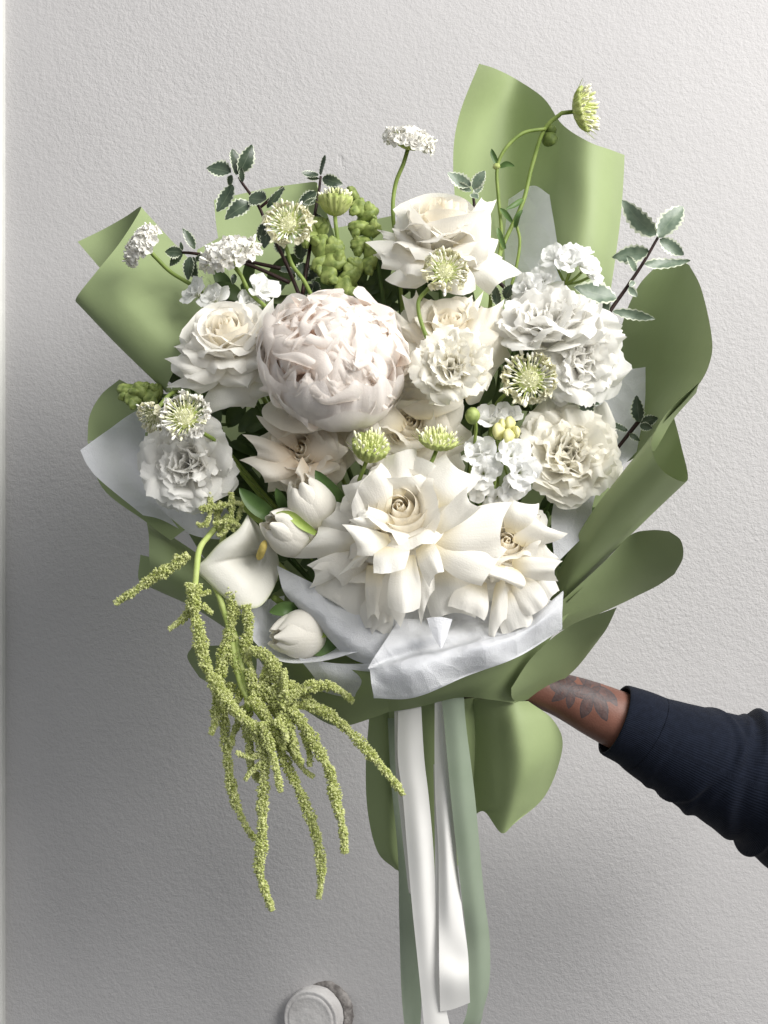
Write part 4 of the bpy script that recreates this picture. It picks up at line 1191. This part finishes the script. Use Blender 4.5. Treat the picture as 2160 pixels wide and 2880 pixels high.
rose(845, 1265, -190, 165, (-0.12, 0.95, 0.10), 'shaded warm white rose under the peony on the left', 18, 'rose_warm', outer=16, mids=8, core=.42, spin=1.1, outer_r=.85, quads=[
    ((840, 1270, -200), (722, 1168, -210), (775, 1150, -200), dict(bow=.4)),
    ((830, 1280, -200), (684, 1222, -220), (720, 1290, -230), dict(bow=.4)),
    ((840, 1300, -205), (676, 1294, -220), (742, 1358, -240), dict(bow=.3, bw=.5)),
    ((870, 1290, -200), (905, 1190, -210), (985, 1260, -230), dict(bow=.4)),
    ((870, 1310, -205), (960, 1320, -240), (860, 1370, -240), dict(bow=.4, bw=.5)),
    ((860, 1300, -230), (830, 1330, -270), (850, 1370, -265), dict(bow=.3, bw=.8)),
])
peony(943, 1012, -230, 208, (0.22, 0.80, 0.62), 'large blush pink peony with crowded ruffled petals', 21)
RF = 'ruffled white flowers'
ruffled('lisianthus', 528, 1298, -170, 158, (-0.15, 0.92, 0.05), 'ruffled white lisianthus at the left under a white scabiosa', 'lisianthus', 31, 'ruffle', n=24, ripple=.13, freq=3.4, jag=.022, group=RF, w=.78)
ruffled('lisianthus', 1535, 900, -140, 172, (-0.20, 0.62, 0.75), 'frilly white lisianthus at the right, upper of two touching blooms', 'lisianthus', 32, 'ruffle', n=28, ripple=.12, freq=3.8, jag=.02, group=RF, w=.78)
ruffled('lisianthus', 1640, 1000, -135, 158, (0.35, 0.85, -0.05), 'frilly white lisianthus at the right edge, beside the dark paper lobe', 'lisianthus', 33, 'ruffle', n=26, ripple=.13, freq=4, jag=.022, group=RF, w=.78)
ruffled('lisianthus', 1600, 1272, -130, 178, (0.02, 0.88, 0.35), 'cream double ruffled bloom at the right above the white tissue', 'lisianthus', 34, 'ruffle_cream', n=34, ripple=.13, freq=4.2, jag=.02, group=RF, w=.72)
ruffled('carnation', 1275, 1025, -270, 130, (0.0, 0.92, 0.30), 'small creamy carnation with serrated petals below the middle rose', 'carnation', 35, 'carnation', n=26, ripple=.11, freq=3.6, jag=.035, squash=1.0, w=.74)

# ================================================================== STOCK, TULIPS, CALLA
stock([(1560, 725, -60, 42, (-.4, .6, .6)), (1605, 735, -90, 44, (0, .8, .5)), (1645, 750, -80, 42, (.5, .6, .5)), (1620, 712, -50, 40, (.1, .4, .9)), (1665, 770, -60, 36, (.7, .6, .2)), (1480, 815, -60, 44, (-.6, .7, .3)), (1525, 790, -70, 38, (-.5, .8, .2))],
      [], [(1590, 800, -30), (1570, 860, 0)], 'white stock florets at the upper right above the frilly lisianthus', 41)
stock([(1345, 1275, -240, 46, (-.3, .8, .5)), (1360, 1330, -260, 44, (-.1, .9, .1)), (1440, 1280, -260, 46, (.1, .9, .4)), (1465, 1330, -270, 46, (.2, .9, 0)), (1440, 1370, -255, 40, (.1, .9, -.3)), (1375, 1180, -200, 46, (-.2, .6, .7)), (1425, 1170, -190, 40, (.3, .6, .7)), (1350, 1375, -250, 34, (-.3, .8, -.2)), (1400, 1400, -240, 34, (0, .9, -.3))],
      [(1400, 1208, -245, 17), (1432, 1188, -235, 15), (1428, 1224, -255, 16), (1452, 1212, -245, 12), (1412, 1192, -240, 12)], [(1402, 1250, -215), (1395, 1330, -180)], 'white stock spike with small yellow buds right of the middle', 42)
stock([(548, 822, -60, 40, (-.6, .6, .4)), (735, 815, -50, 44, (.4, .6, .5)), (600, 838, -70, 40, (-.2, .7, .6)), (700, 850, -60, 36, (.1, .7, .6))], [], [(650, 880, -30), (660, 940, 0)], 'white stock florets peeping out behind the left rose', 43)
tulip((905, 1475, -200), (838, 1345, -270), 60, 'closed white tulip standing upright under the shaded warm rose', 51, [
    ([(965, 1420, -215), (925, 1380, -255), (886, 1322, -270)], 52, 'blade'), ([(805, 1440, -190), (790, 1405, -210), (776, 1372, -220)], 30, 'blade')], open_=.02)
tulip((868, 1520, -190), (748, 1462, -285), 62, 'white tulip with open mouth facing left above the calla lily', 52, [
    ([(888, 1500, -270), (850, 1475, -290), (815, 1448, -290), (775, 1443, -280)], 26, 'blade_light'), ([(870, 1520, -260), (848, 1497, -278), (820, 1492, -280)], 18, 'blade_light'),
    ([(775, 1460, -200), (720, 1420, -220), (672, 1372, -220)], 48, 'blade'), ([(735, 1470, -200), (700, 1430, -210), (690, 1415, -215)], 26, 'blade_light')], open_=-.05)
tulip((910, 1775, -180), (762, 1792, -275), 62, 'lowest white tulip lying in the tissue cup', 53, [
    ([(950, 1760, -200), (905, 1765, -240), (870, 1790, -250)], 60, 'blade_light'), ([(840, 1715, -200), (800, 1712, -220), (757, 1722, -220)], 42, 'blade'), ([(980, 1790, -190), (920, 1810, -230), (850, 1825, -235)], 70, 'blade')], open_=-.12)

def calla():
    o = root('calla_lily', P(700, 1640, -190), 'white calla lily with pointed spathe hanging at the lower left', 'calla lily')
    rim = np.array([(697, 1446, -205), (668, 1490, -225), (615, 1530, -232), (577, 1572, -228), (549, 1599, -225), (578, 1632, -232), (618, 1670, -240), (668, 1706, -245), (730, 1706, -230), (772, 1650, -180), (786, 1590, -140), (768, 1530, -130), (728, 1480, -150), (706, 1455, -185)], float)
    th = np.array([734, 1556, -165.0])
    net = []
    for f, dd in ((0.0, 6), (0.05, -5), (0.22, -24), (0.45, -30), (0.7, -8), (0.9, 40), (1.05, 110)):
        row = rim * (1 - f) + th * f
        row[:, 2] += dd * np.clip((760 - rim[:, 0]) / 120, .25, 1)
        if f > 1: row = th + (rim - th) * .06 + (0, 30, 120)
        net.append(np.concatenate([row, row[:1]]).tolist())
    s = sheet('spathe', net, M['calla'], n=7, thick=0.0008, crumple=1.2, seed=4)
    s.parent = o; s.matrix_parent_inverse = o_mat[o.name]
    tube('spadix', pathpx([(728, 1570, -225), (738, 1545, -255), (746, 1520, -262)], 6), np.array([.6, .9, 1, 1, 1, 1, 1, 1, 1, .95, .85, .6, .25]) * 11 * K(-240), M['spadix'], o, 14)
    tube('stem', stem_to_bind(770, 1680, -170), 9 * S, M['stem'], o)
calla()

# ================================================================== SCABIOSA
scabiosa(1150, 405, 40, 74, (.22, .30, .93), 'fluffy', [(1135, 460, 45), (1112, 520, 50), (1105, 600, 50), (1120, 720, 60)], 'white scabiosa on a tall thin stem above the top rose', 61)
s2 = scabiosa(1640, 308, 30, 60, (.90, .40, .08), 'bristle', [(1580, 318, 40), (1530, 365, 50), (1495, 470, 60), (1470, 570, 50), (1415, 690, 20), (1385, 800, 0), (1380, 850, 0)], 'greenish scabiosa bud at the very top right, facing right', 62)
tube('side_stem', pathpx([(1535, 362, 45), (1470, 375, 30), (1420, 420, 20), (1398, 475, 20), (1402, 560, 20), (1410, 660, 20), (1398, 760, 5)], 6), 5 * S, M['stem'], s2)
tube('side_stem', pathpx([(1450, 625, 30), (1462, 680, 25), (1450, 760, 20), (1430, 830, 10)], 6), 4.5 * S, M['stem'], s2)
for (bx, by, br) in ((1550, 392, 20), (1552, 366, 15)):
    _r = np.random.default_rng(int(bx + by))
    link('side_bud', blob_mesh('side_bud', br * K(60), _r, 1.1, 14, 10), M['calyx_dark'], s2, Matrix.Translation(Vector(tolocal(s2, P(bx, by, 60)))))
link('node', blob_mesh('node', 9 * K(20), np.random.default_rng(1), 1.2), M['calyx'], s2, Matrix.Translation(Vector(tolocal(s2, P(1398, 468, 18)))))
for q in ([(1402, 470, 20), (1388, 440, 15), (1382, 418, 10)], [(1406, 470, 20), (1425, 462, 15), (1448, 468, 10)], [(1470, 560, 40), (1450, 575, 20), (1420, 590, 10)], [(1440, 625, 30), (1420, 600, 10), (1405, 585, 0)], [(1420, 700, 10), (1405, 660, -10), (1400, 640, -10)], [(1450, 640, 20), (1455, 610, 0), (1470, 590, 0)]):
    blade(q, 16, M['blade'], s2)
scabiosa(405, 692, -60, 66, (-.72, .45, .50), 'fluffy', [(432, 718, -40), (480, 765, -30), (545, 805, -30), (590, 840, -40)], 'white scabiosa at the far left in front of the pale paper cone', 63)
scabiosa(650, 725, -90, 86, (-.22, .42, .88), 'fluffy', [(678, 775, -70), (705, 825, -70), (755, 872, -90), (770, 920, -40)], 'wide flat white scabiosa leaning above the left rose', 64)
scabiosa(810, 628, -40, 70, (-.05, .90, .25), 'pins', [(803, 690, -20), (822, 745, -10), (855, 790, -10), (885, 850, -30)], 'cream scabiosa with radiating pins in front of the light green paper', 65)
scabiosa(943, 572, 0, 52, (0.03, .06, 1.0), 'goblet', [(945, 640, 5), (953, 690, 10), (970, 745, 20), (1000, 800, 30)], 'pale green goblet shaped scabiosa bud beside the snapdragon', 66)
scabiosa(1253, 762, -200, 66, (.05, .95, .20), 'pins', [(1205, 812, -190), (1178, 845, -190), (1180, 890, -200), (1200, 950, -210), (1215, 980, -190)], 'white scabiosa hanging in front of the tallest rose', 67)
scabiosa(1490, 1065, -230, 78, (-.15, .92, .20), 'pins', [(1440, 1095, -200), (1410, 1120, -190), (1390, 1150, -170)], 'cream scabiosa with dense pins at the right between lisianthus blooms', 69)
scabiosa(1040, 1262, -300, 58, (.22, .62, .75), 'goblet', [(1022, 1320, -280), (1010, 1350, -270)], 'yellow green scabiosa bud above the largest rose, the left of two', 70)
scabiosa(1232, 1240, -300, 54, (.12, .42, .90), 'bristle', [(1218, 1290, -300), (1195, 1335, -300), (1180, 1370, -290)], 'yellow green scabiosa bud with fine hairs above the largest rose, the right of two', 72)
scabiosa(520, 1172, -270, 72, (-.05, .92, .30), 'pins', [(560, 1212, -240), (600, 1235, -200)], 'white scabiosa lying on the left lisianthus', 74)
scabiosa(425, 1172, -220, 46, (-.55, .70, -.40), 'pins', [(450, 1140, -200), (475, 1112, -180), (495, 1100, -150)], 'small cream scabiosa at the left edge, drooping over white tissue', 75)
gb = root('flower_bud', P(1328, 1165, -270), 'round closed green bud on a short stem beside the stock flower', 'flower bud')
link('bud', blob_mesh('bud', 21 * K(-270), np.random.default_rng(8), 1.15, 16, 12, 0.05), M['bud'], gb)
tube('stem', stem_to_bind(1330, 1180, -268, [(1336, 1235, -240)]), 4.5 * S, M['stem'], gb)

# ================================================================== SNAPDRAGON
snapdragon('tall snapdragon spike of green buds leaning left of the top rose', [(995, 540, 90), (1025, 600, 80), (1045, 680, 60), (1065, 760, 40)],
           [(990, 545, 85, 20, 120), (1010, 585, 70, 25, 150), (1038, 600, 75, 25, 30), (1005, 640, 65, 24, 190), (1050, 645, 60, 22, 20), (1012, 690, 55, 25, 190), (1045, 700, 45, 22, 60), (1035, 745, 40, 24, 220)], 81)
snapdragon('snapdragon spike of yellow green buds above the peony', [(880, 630, 60), (905, 690, 50), (940, 770, 30), (970, 830, 20)],
           [(878, 635, 40, 26, 120), (905, 640, 40, 26, 60), (862, 668, 30, 24, 200), (905, 690, 20, 28, 80), (940, 700, 20, 28, 40), (945, 740, 10, 30, 0), (900, 745, 20, 26, 210), (925, 775, 0, 26, 250), (985, 775, 10, 28, 40), (970, 815, -10, 28, 280), (1000, 750, 30, 24, 70)], 82)
snapdragon('short snapdragon tip of green buds at the left under the big paper cone', [(365, 1105, 20), (420, 1110, 10), (480, 1115, 0)],
           [(355, 1100, 10, 24, 170), (375, 1122, -5, 24, 200), (395, 1100, -5, 25, 120), (425, 1118, -10, 22, 240), (440, 1100, 0, 20, 70), (410, 1095, 10, 20, 110)], 83)

# ================================================================== VARIEGATED SPRIGS
sprig('leafy sprig reaching up to the left with a long dark twig', [[(672, 498, 60), (682, 516, 60), (725, 576, 50), (750, 630, 40), (802, 735, 20), (850, 850, 0)], [(730, 585, 50), (760, 560, 45), (798, 528, 40)]],
      [((665, 492), (655, 418), .45), ((672, 488), (712, 406), .42), ((650, 486), (580, 470), .62), ((652, 492), (645, 525), .5), ((682, 512), (678, 470), .35), ((655, 520), (612, 598), .42), ((700, 556), (752, 562), .75), ((704, 570), (632, 614), .48),
       ((750, 585), (800, 526), .25), ((752, 625), (745, 700), .45), ((745, 625), (728, 680), .42), ((775, 670), (800, 720), .4), ((840, 770), (780, 755), .5), ((850, 790), (905, 750), .55), ((845, 730), (850, 665), .5), ((860, 740), (835, 790), .5), ((880, 800), (845, 830), .5), ((900, 830), (880, 790), .5)], 50)
sprig('upright leafy sprig between the scabiosa heads at the top left', [[(902, 496, 70), (896, 545, 65), (885, 605, 55), (868, 720, 40), (850, 830, 20)]],
      [((901, 492), (916, 436), .35), ((896, 492), (848, 488), .42), ((906, 502), (963, 518), .48), ((898, 502), (862, 500), .3), ((890, 540), (838, 578), .45), ((906, 545), (968, 542), .45), ((895, 560), (850, 575), .3), ((884, 600), (915, 648), .45), ((882, 610), (905, 650), .4)], 60)
sprig('leafy sprig lying sideways in front of the big pale cone', [[(498, 710, 0), (540, 712, -10), (600, 722, -10), (700, 745, 0), (815, 795, 10)], [(640, 715, 0), (700, 735, 10), (790, 755, 20)]],
      [((548, 702), (514, 640), .32), ((512, 710), (462, 706), .55), ((515, 714), (474, 748), .42), ((512, 705), (508, 680), .4), ((535, 722), (528, 788), .42), ((545, 722), (548, 790), .45), ((575, 715), (545, 735), .4), ((600, 715), (640, 690), .5), ((660, 770), (655, 800), .5)], -20)
sprig('small pale edged leaf tip above the top rose', [[(1330, 545, 0), (1335, 590, 0), (1340, 680, 20), (1350, 800, 20)]],
      [((1325, 524), (1258, 488), .45), ((1330, 532), (1364, 480), .5), ((1326, 538), (1276, 512), .3), ((1338, 545), (1352, 500), .45), ((1325, 545), (1345, 560), .6), ((1330, 545), (1345, 530), .4)], -10, mat='leaf_pale')
sprig('tall pale edged leafy sprig at the right against the bright wall', [[(1852, 665, 40), (1811, 736, 45), (1763, 808, 50), (1710, 885, 50), (1650, 1000, 40)]],
      [((1845, 662), (1748, 567), .35), ((1850, 668), (1922, 578), .42), ((1856, 672), (1922, 718), .42), ((1825, 708), (1720, 722), .38), ((1812, 742), (1938, 738), .22), ((1788, 762), (1765, 720), .4), ((1768, 808), (1792, 835), .5), ((1770, 805), (1785, 790), .5), ((1735, 840), (1612, 808), .42), ((1722, 875), (1845, 897), .2), ((1708, 880), (1682, 822), .48), ((1700, 905), (1745, 925), .5)], 30, mat='leaf_pale')
sprig('small dark leaf sprig hanging between the right lisianthus and the tissue', [[(1612, 1178, -60), (1630, 1140, -80), (1645, 1095, -90)], [(1560, 1150, -80), (1590, 1110, -90), (1600, 1075, -90)]],
      [((1640, 1112), (1655, 1182), .52), ((1622, 1128), (1560, 1092), .45), ((1575, 1095), (1600, 1055), .7), ((1650, 1130), (1688, 1138), .4), ((1600, 1085), (1570, 1075), .6)], -110)
sprig('dark twig with small leaves at the right edge, in front of the tissue', [[(1700, 1310, 10), (1745, 1250, 0), (1800, 1180, -10)]],
      [((1798, 1188), (1790, 1112), .42), ((1802, 1190), (1852, 1175), .5), ((1800, 1196), (1835, 1205), .5), ((1765, 1212), (1715, 1190), .3), ((1770, 1220), (1800, 1240), .4)], -20)
sprig('sprig of dark pointed leaves behind the right stock florets', [[(1480, 870, 0), (1440, 830, 10), (1400, 790, 20)]],
      [((1420, 840), (1440, 800), .6), ((1430, 850), (1500, 840), .35), ((1440, 870), (1470, 880), .6), ((1420, 870), (1430, 910), .6), ((1400, 860), (1390, 800), .4)], -20)
# dark leaves deep in the gaps, in a handful of leafy branches
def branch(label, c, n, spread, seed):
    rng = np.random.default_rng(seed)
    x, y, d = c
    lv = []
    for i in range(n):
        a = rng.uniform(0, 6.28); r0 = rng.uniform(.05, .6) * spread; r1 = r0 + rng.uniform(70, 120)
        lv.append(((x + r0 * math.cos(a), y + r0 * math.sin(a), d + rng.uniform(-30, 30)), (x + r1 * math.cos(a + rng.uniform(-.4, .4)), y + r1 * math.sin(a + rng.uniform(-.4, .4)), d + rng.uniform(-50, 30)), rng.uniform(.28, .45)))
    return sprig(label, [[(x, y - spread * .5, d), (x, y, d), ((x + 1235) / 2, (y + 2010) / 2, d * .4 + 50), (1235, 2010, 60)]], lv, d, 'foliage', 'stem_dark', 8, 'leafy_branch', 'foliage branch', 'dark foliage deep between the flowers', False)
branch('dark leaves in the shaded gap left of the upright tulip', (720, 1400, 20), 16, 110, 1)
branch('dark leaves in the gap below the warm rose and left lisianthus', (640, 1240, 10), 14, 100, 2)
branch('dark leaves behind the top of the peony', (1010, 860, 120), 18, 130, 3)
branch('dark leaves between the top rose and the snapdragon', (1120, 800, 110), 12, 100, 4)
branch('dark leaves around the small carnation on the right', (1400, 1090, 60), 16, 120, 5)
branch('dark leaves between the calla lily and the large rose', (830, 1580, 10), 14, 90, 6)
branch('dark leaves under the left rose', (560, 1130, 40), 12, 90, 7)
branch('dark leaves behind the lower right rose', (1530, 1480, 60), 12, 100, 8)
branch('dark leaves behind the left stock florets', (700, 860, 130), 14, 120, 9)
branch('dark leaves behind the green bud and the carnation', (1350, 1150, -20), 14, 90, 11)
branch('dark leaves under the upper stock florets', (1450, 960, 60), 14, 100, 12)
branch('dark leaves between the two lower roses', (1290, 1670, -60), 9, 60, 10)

# ================================================================== AMARANTH
am = lambda *p: list(p)
ZD = -250
def st(pts, w, d0=ZD, d1=None):
    d1 = d0 if d1 is None else d1
    n = len(pts)
    return ([(x, y, d0 + (d1 - d0) * i / max(n - 1, 1)) for i, (x, y) in enumerate(pts)], w)
amaranth('long yellow green amaranth tassels hanging at the lower left', [
    st([(530, 1560), (490, 1590), (430, 1625), (375, 1665), (322, 1697)], 38, -230, -200),
    st([(548, 1690), (520, 1735), (475, 1770)], 36, -240),
    st([(545, 1640), (545, 1700), (560, 1780), (575, 1860), (612, 1932), (662, 1998), (715, 2045), (760, 2078)], 46, -260, -280),
    st([(648, 1650), (655, 1720), (640, 1800), (622, 1880), (612, 1960), (605, 2030), (592, 2066)], 42, -235),
    st([(650, 1920), (632, 2010), (638, 2110), (652, 2220), (684, 2310), (718, 2362)], 34, -215),
    st([(690, 2040), (735, 2090), (745, 2150), (738, 2260), (736, 2380), (728, 2440), (745, 2505), (766, 2562)], 38, -265),
    st([(735, 2030), (762, 2110), (780, 2180), (790, 2228)], 34, -285),
    st([(700, 1826), (755, 1850), (785, 1910), (800, 1965), (806, 2005)], 42, -270),
    st([(790, 1985), (850, 1940), (915, 1928), (960, 1945), (994, 1974)], 40, -285),
    st([(850, 1975), (920, 2005), (990, 2065), (1055, 2135), (1105, 2195), (1134, 2236)], 36, -270, -300),
    st([(815, 1990), (860, 2045), (892, 2105), (925, 2165), (945, 2250), (964, 2330), (970, 2400)], 40, -280),
    st([(770, 2050), (800, 2140), (840, 2220), (876, 2310), (900, 2400), (903, 2470), (897, 2528)], 36, -240),
    st([(775, 2020), (800, 2055), (806, 2086)], 36, -290),
    st([(850, 2060), (868, 2110), (872, 2155)], 32, -265), st([(805, 2090), (830, 2130), (855, 2165), (882, 2186)], 26, -245),
    st([(742, 2110), (715, 2130), (690, 2128), (664, 2116)], 24, -268), st([(738, 2140), (715, 2165), (700, 2178), (690, 2194)], 24, -268),
    st([(680, 1940), (660, 1985), (650, 2010)], 40, -225), st([(690, 1700), (700, 1760), (690, 1830), (715, 1900)], 40, -245),
    st([(700, 1880), (720, 1960), (745, 2020)], 46, -255), st([(740, 1900), (760, 1980), (800, 2040)], 44, -240),
    st([(800, 2010), (830, 1985), (870, 1985)], 46, -262), st([(690, 1990), (650, 2080), (660, 2090)], 34, -230),
    st([(700, 1960), (740, 2000), (780, 2060), (800, 2110)], 42, -268), st([(720, 1930), (770, 1970), (810, 2040), (825, 2090)], 40, -255), st([(760, 1930), (800, 1990), (850, 2040), (872, 2100)], 42, -262),
    st([(680, 2000), (700, 2070), (705, 2150), (730, 2200)], 38, -240), st([(790, 2000), (820, 2050), (830, 2110), (850, 2150)], 36, -275), st([(650, 1840), (680, 1900), (700, 1980), (690, 2050)], 40, -232),
    st([(760, 1870), (740, 1930), (735, 1990), (760, 2050)], 38, -248), st([(735, 1890), (800, 1920), (860, 1960), (900, 2010)], 40, -258), st([(800, 1890), (800, 1930), (815, 1980)], 30, -290),
    st([(590, 1385), (592, 1440), (575, 1478), (552, 1472)], 24, -190), st([(650, 1385), (652, 1440), (636, 1490), (612, 1508)], 24, -195), st([(690, 1400), (672, 1450), (655, 1495)], 22, -190), st([(560, 1432), (610, 1425), (670, 1415), (690, 1440)], 22, -195), st([(600, 1475), (640, 1465), (672, 1478)], 20, -200),
    st([(620, 1410), (610, 1460), (625, 1500)], 30, -165), st([(545, 1650), (570, 1670), (592, 1662)], 28, -250), st([(545, 1655), (530, 1660), (535, 1640)], 26, -250), st([(500, 1560), (497, 1572), (505, 1590)], 30, -225),
    st([(570, 1700), (590, 1720), (597, 1725)], 26, -262), st([(800, 1880), (800, 1930), (790, 1960)], 26, -285), st([(640, 1790), (655, 1800), (665, 1790)], 26, -240),
], [[(640, 1450, -130), (594, 1499, -170), (562, 1543, -220), (553, 1600, -250), (548, 1660, -255)], [(600, 1640, -200), (625, 1700, -235), (650, 1790, -235), (680, 1930, -240), (745, 2030, -250)], [(640, 1450, -130), (620, 1560, -150), (620, 1690, -190), (665, 1800, -230), (690, 1930, -240), (700, 2000, -240)], [(640, 1450, -130), (900, 1700, 0), (1235, 2010, 60)]], 91)

# ================================================================== THE ARM
def person():
    me = bpy.data.meshes.new('person')
    V = [(2500, 2350, 120, 100, 100), (2150, 2200, 85, 100, 100), (1900, 2095, 70, 96, 96), (1735, 2025, 60, 90, 92), (1650, 1985, 55, 80, 84), (1575, 1952, 50, 66, 74), (1510, 1935, 45, 58, 74), (1440, 1925, 45, 50, 86), (1370, 1925, 55, 40, 80)]
    E = [(i, i + 1) for i in range(8)]
    def chain(start, pts, r):
        prev = start
        for k, q in enumerate(pts):
            V.append((*q, r * (1 - .1 * k), r * (1 - .1 * k))); E.append((prev, len(V) - 1)); prev = len(V) - 1
    # four fingers curled behind and round the wrapped stems, thumb across the front
    for k, yy in enumerate((1872, 1908, 1945, 1980)):
        r = (21, 22, 21, 18)[k]
        chain(8, [(1325, yy, 120), (1262, yy + 8, 160), (1200, yy + 16, 140), (1165, yy + 20, 95)], r)
    chain(7, [(1400, 1880, -10), (1345, 1868, -50), (1295, 1875, -65)], 25)
    me.from_pydata([tuple(P(*v[:3])) for v in V], E, [])
    o = bpy.data.objects.new('person', me)
    COL.objects.link(o)
    me.materials.append(M['skin'])
    sk = o.modifiers.new('skin', 'SKIN')
    for i, v in enumerate(V):
        s = me.skin_vertices[0].data[i]
        s.radius = (v[4] * K(v[2]), v[3] * K(v[2]))
        s.use_root = (i == 0)
    sk.use_smooth_shade = True
    sb = o.modifiers.new('smooth', 'SUBSURF'); sb.levels = 2; sb.render_levels = 2
    tag(o, 'person reaching in from the right with a tattooed wrist and navy sleeve, holding the bouquet', 'person')
    rng = np.random.default_rng(5)
    ctl = np.array([(1728, 2024, 60, 104), (1790, 2050, 62, 112), (1850, 2083, 64, 124), (1960, 2132, 68, 146), (2060, 2172, 74, 166), (2160, 2198, 82, 204), (2300, 2260, 95, 232), (2500, 2345, 120, 250)], float)
    c = cr(ctl, 24); n = len(c)
    sides = 72
    path = np.array([P(*q[:3]) for q in c]); rad = np.array([q[3] * K(q[2]) for q in c])
    T = np.gradient(path, axis=0); T /= np.linalg.norm(T, axis=1, keepdims=True)
    f1 = np.array([0, -1.0, 0]); a = f1 - (T @ f1)[:, None] * T; a /= np.linalg.norm(a, axis=1, keepdims=True); b = np.cross(T, a)
    ang = np.linspace(0, 2 * math.pi, sides, endpoint=False)
    s = np.arange(n) / 24.0
    Sg, Ag = np.meshgrid(s, ang, indexing='ij')
    wr = np.zeros_like(Sg)
    for (s0, amp, wd_, a0, sl) in ((2.2, .035, .12, 1.5, .35), (2.75, .05, .10, 1.1, -.4), (2.95, .045, .12, 4.4, .5), (3.35, .06, .16, 1.8, .45), (3.7, .045, .12, 5.2, -.4), (4.05, .07, .2, 1.2, .5), (4.5, .055, .16, 4.6, -.45), (5.0, .07, .24, 1.5, .4), (5.6, .05, .2, 4.8, .3)):
        q = Sg - s0 - sl * np.sin(Ag - a0) - .05 * np.sin(3 * Ag + s0)
        wr += amp * np.exp(-(q / wd_) ** 2) * np.clip(.35 + .65 * np.cos(Ag - a0), 0, 1) - amp * .6 * np.exp(-((q - wd_ * 1.3) / wd_) ** 2) * (.55 + .45 * np.cos(Ag - a0))
    wr *= sstep(Sg, 1.5, 2.2)
    rim = np.where(s < .06, 0.985, 1.0)
    R_ = rad[:, None] * (1 + wr) * rim[:, None]
    G = path[:, None] + R_[..., None] * (np.cos(Ag)[..., None] * a[:, None] + np.sin(Ag)[..., None] * b[:, None])
    ci = 34
    def part(name, Gp, par):
        m_ = np.meshgrid(np.linspace(0, 1, len(Gp)), np.arange(sides) / sides, indexing='ij')
        ob = grid(name, Gp, M['knit'], par, True, m_[1], m_[0])
        sd = ob.modifiers.new('thickness', 'SOLIDIFY'); sd.thickness = 0.0022; sd.offset = -1
        return ob
    sl = part('sleeve', G[ci:], o)
    cf = part('cuff', G[:ci + 2] * 1.0, sl)
person()
print('objects', len(bpy.data.objects))
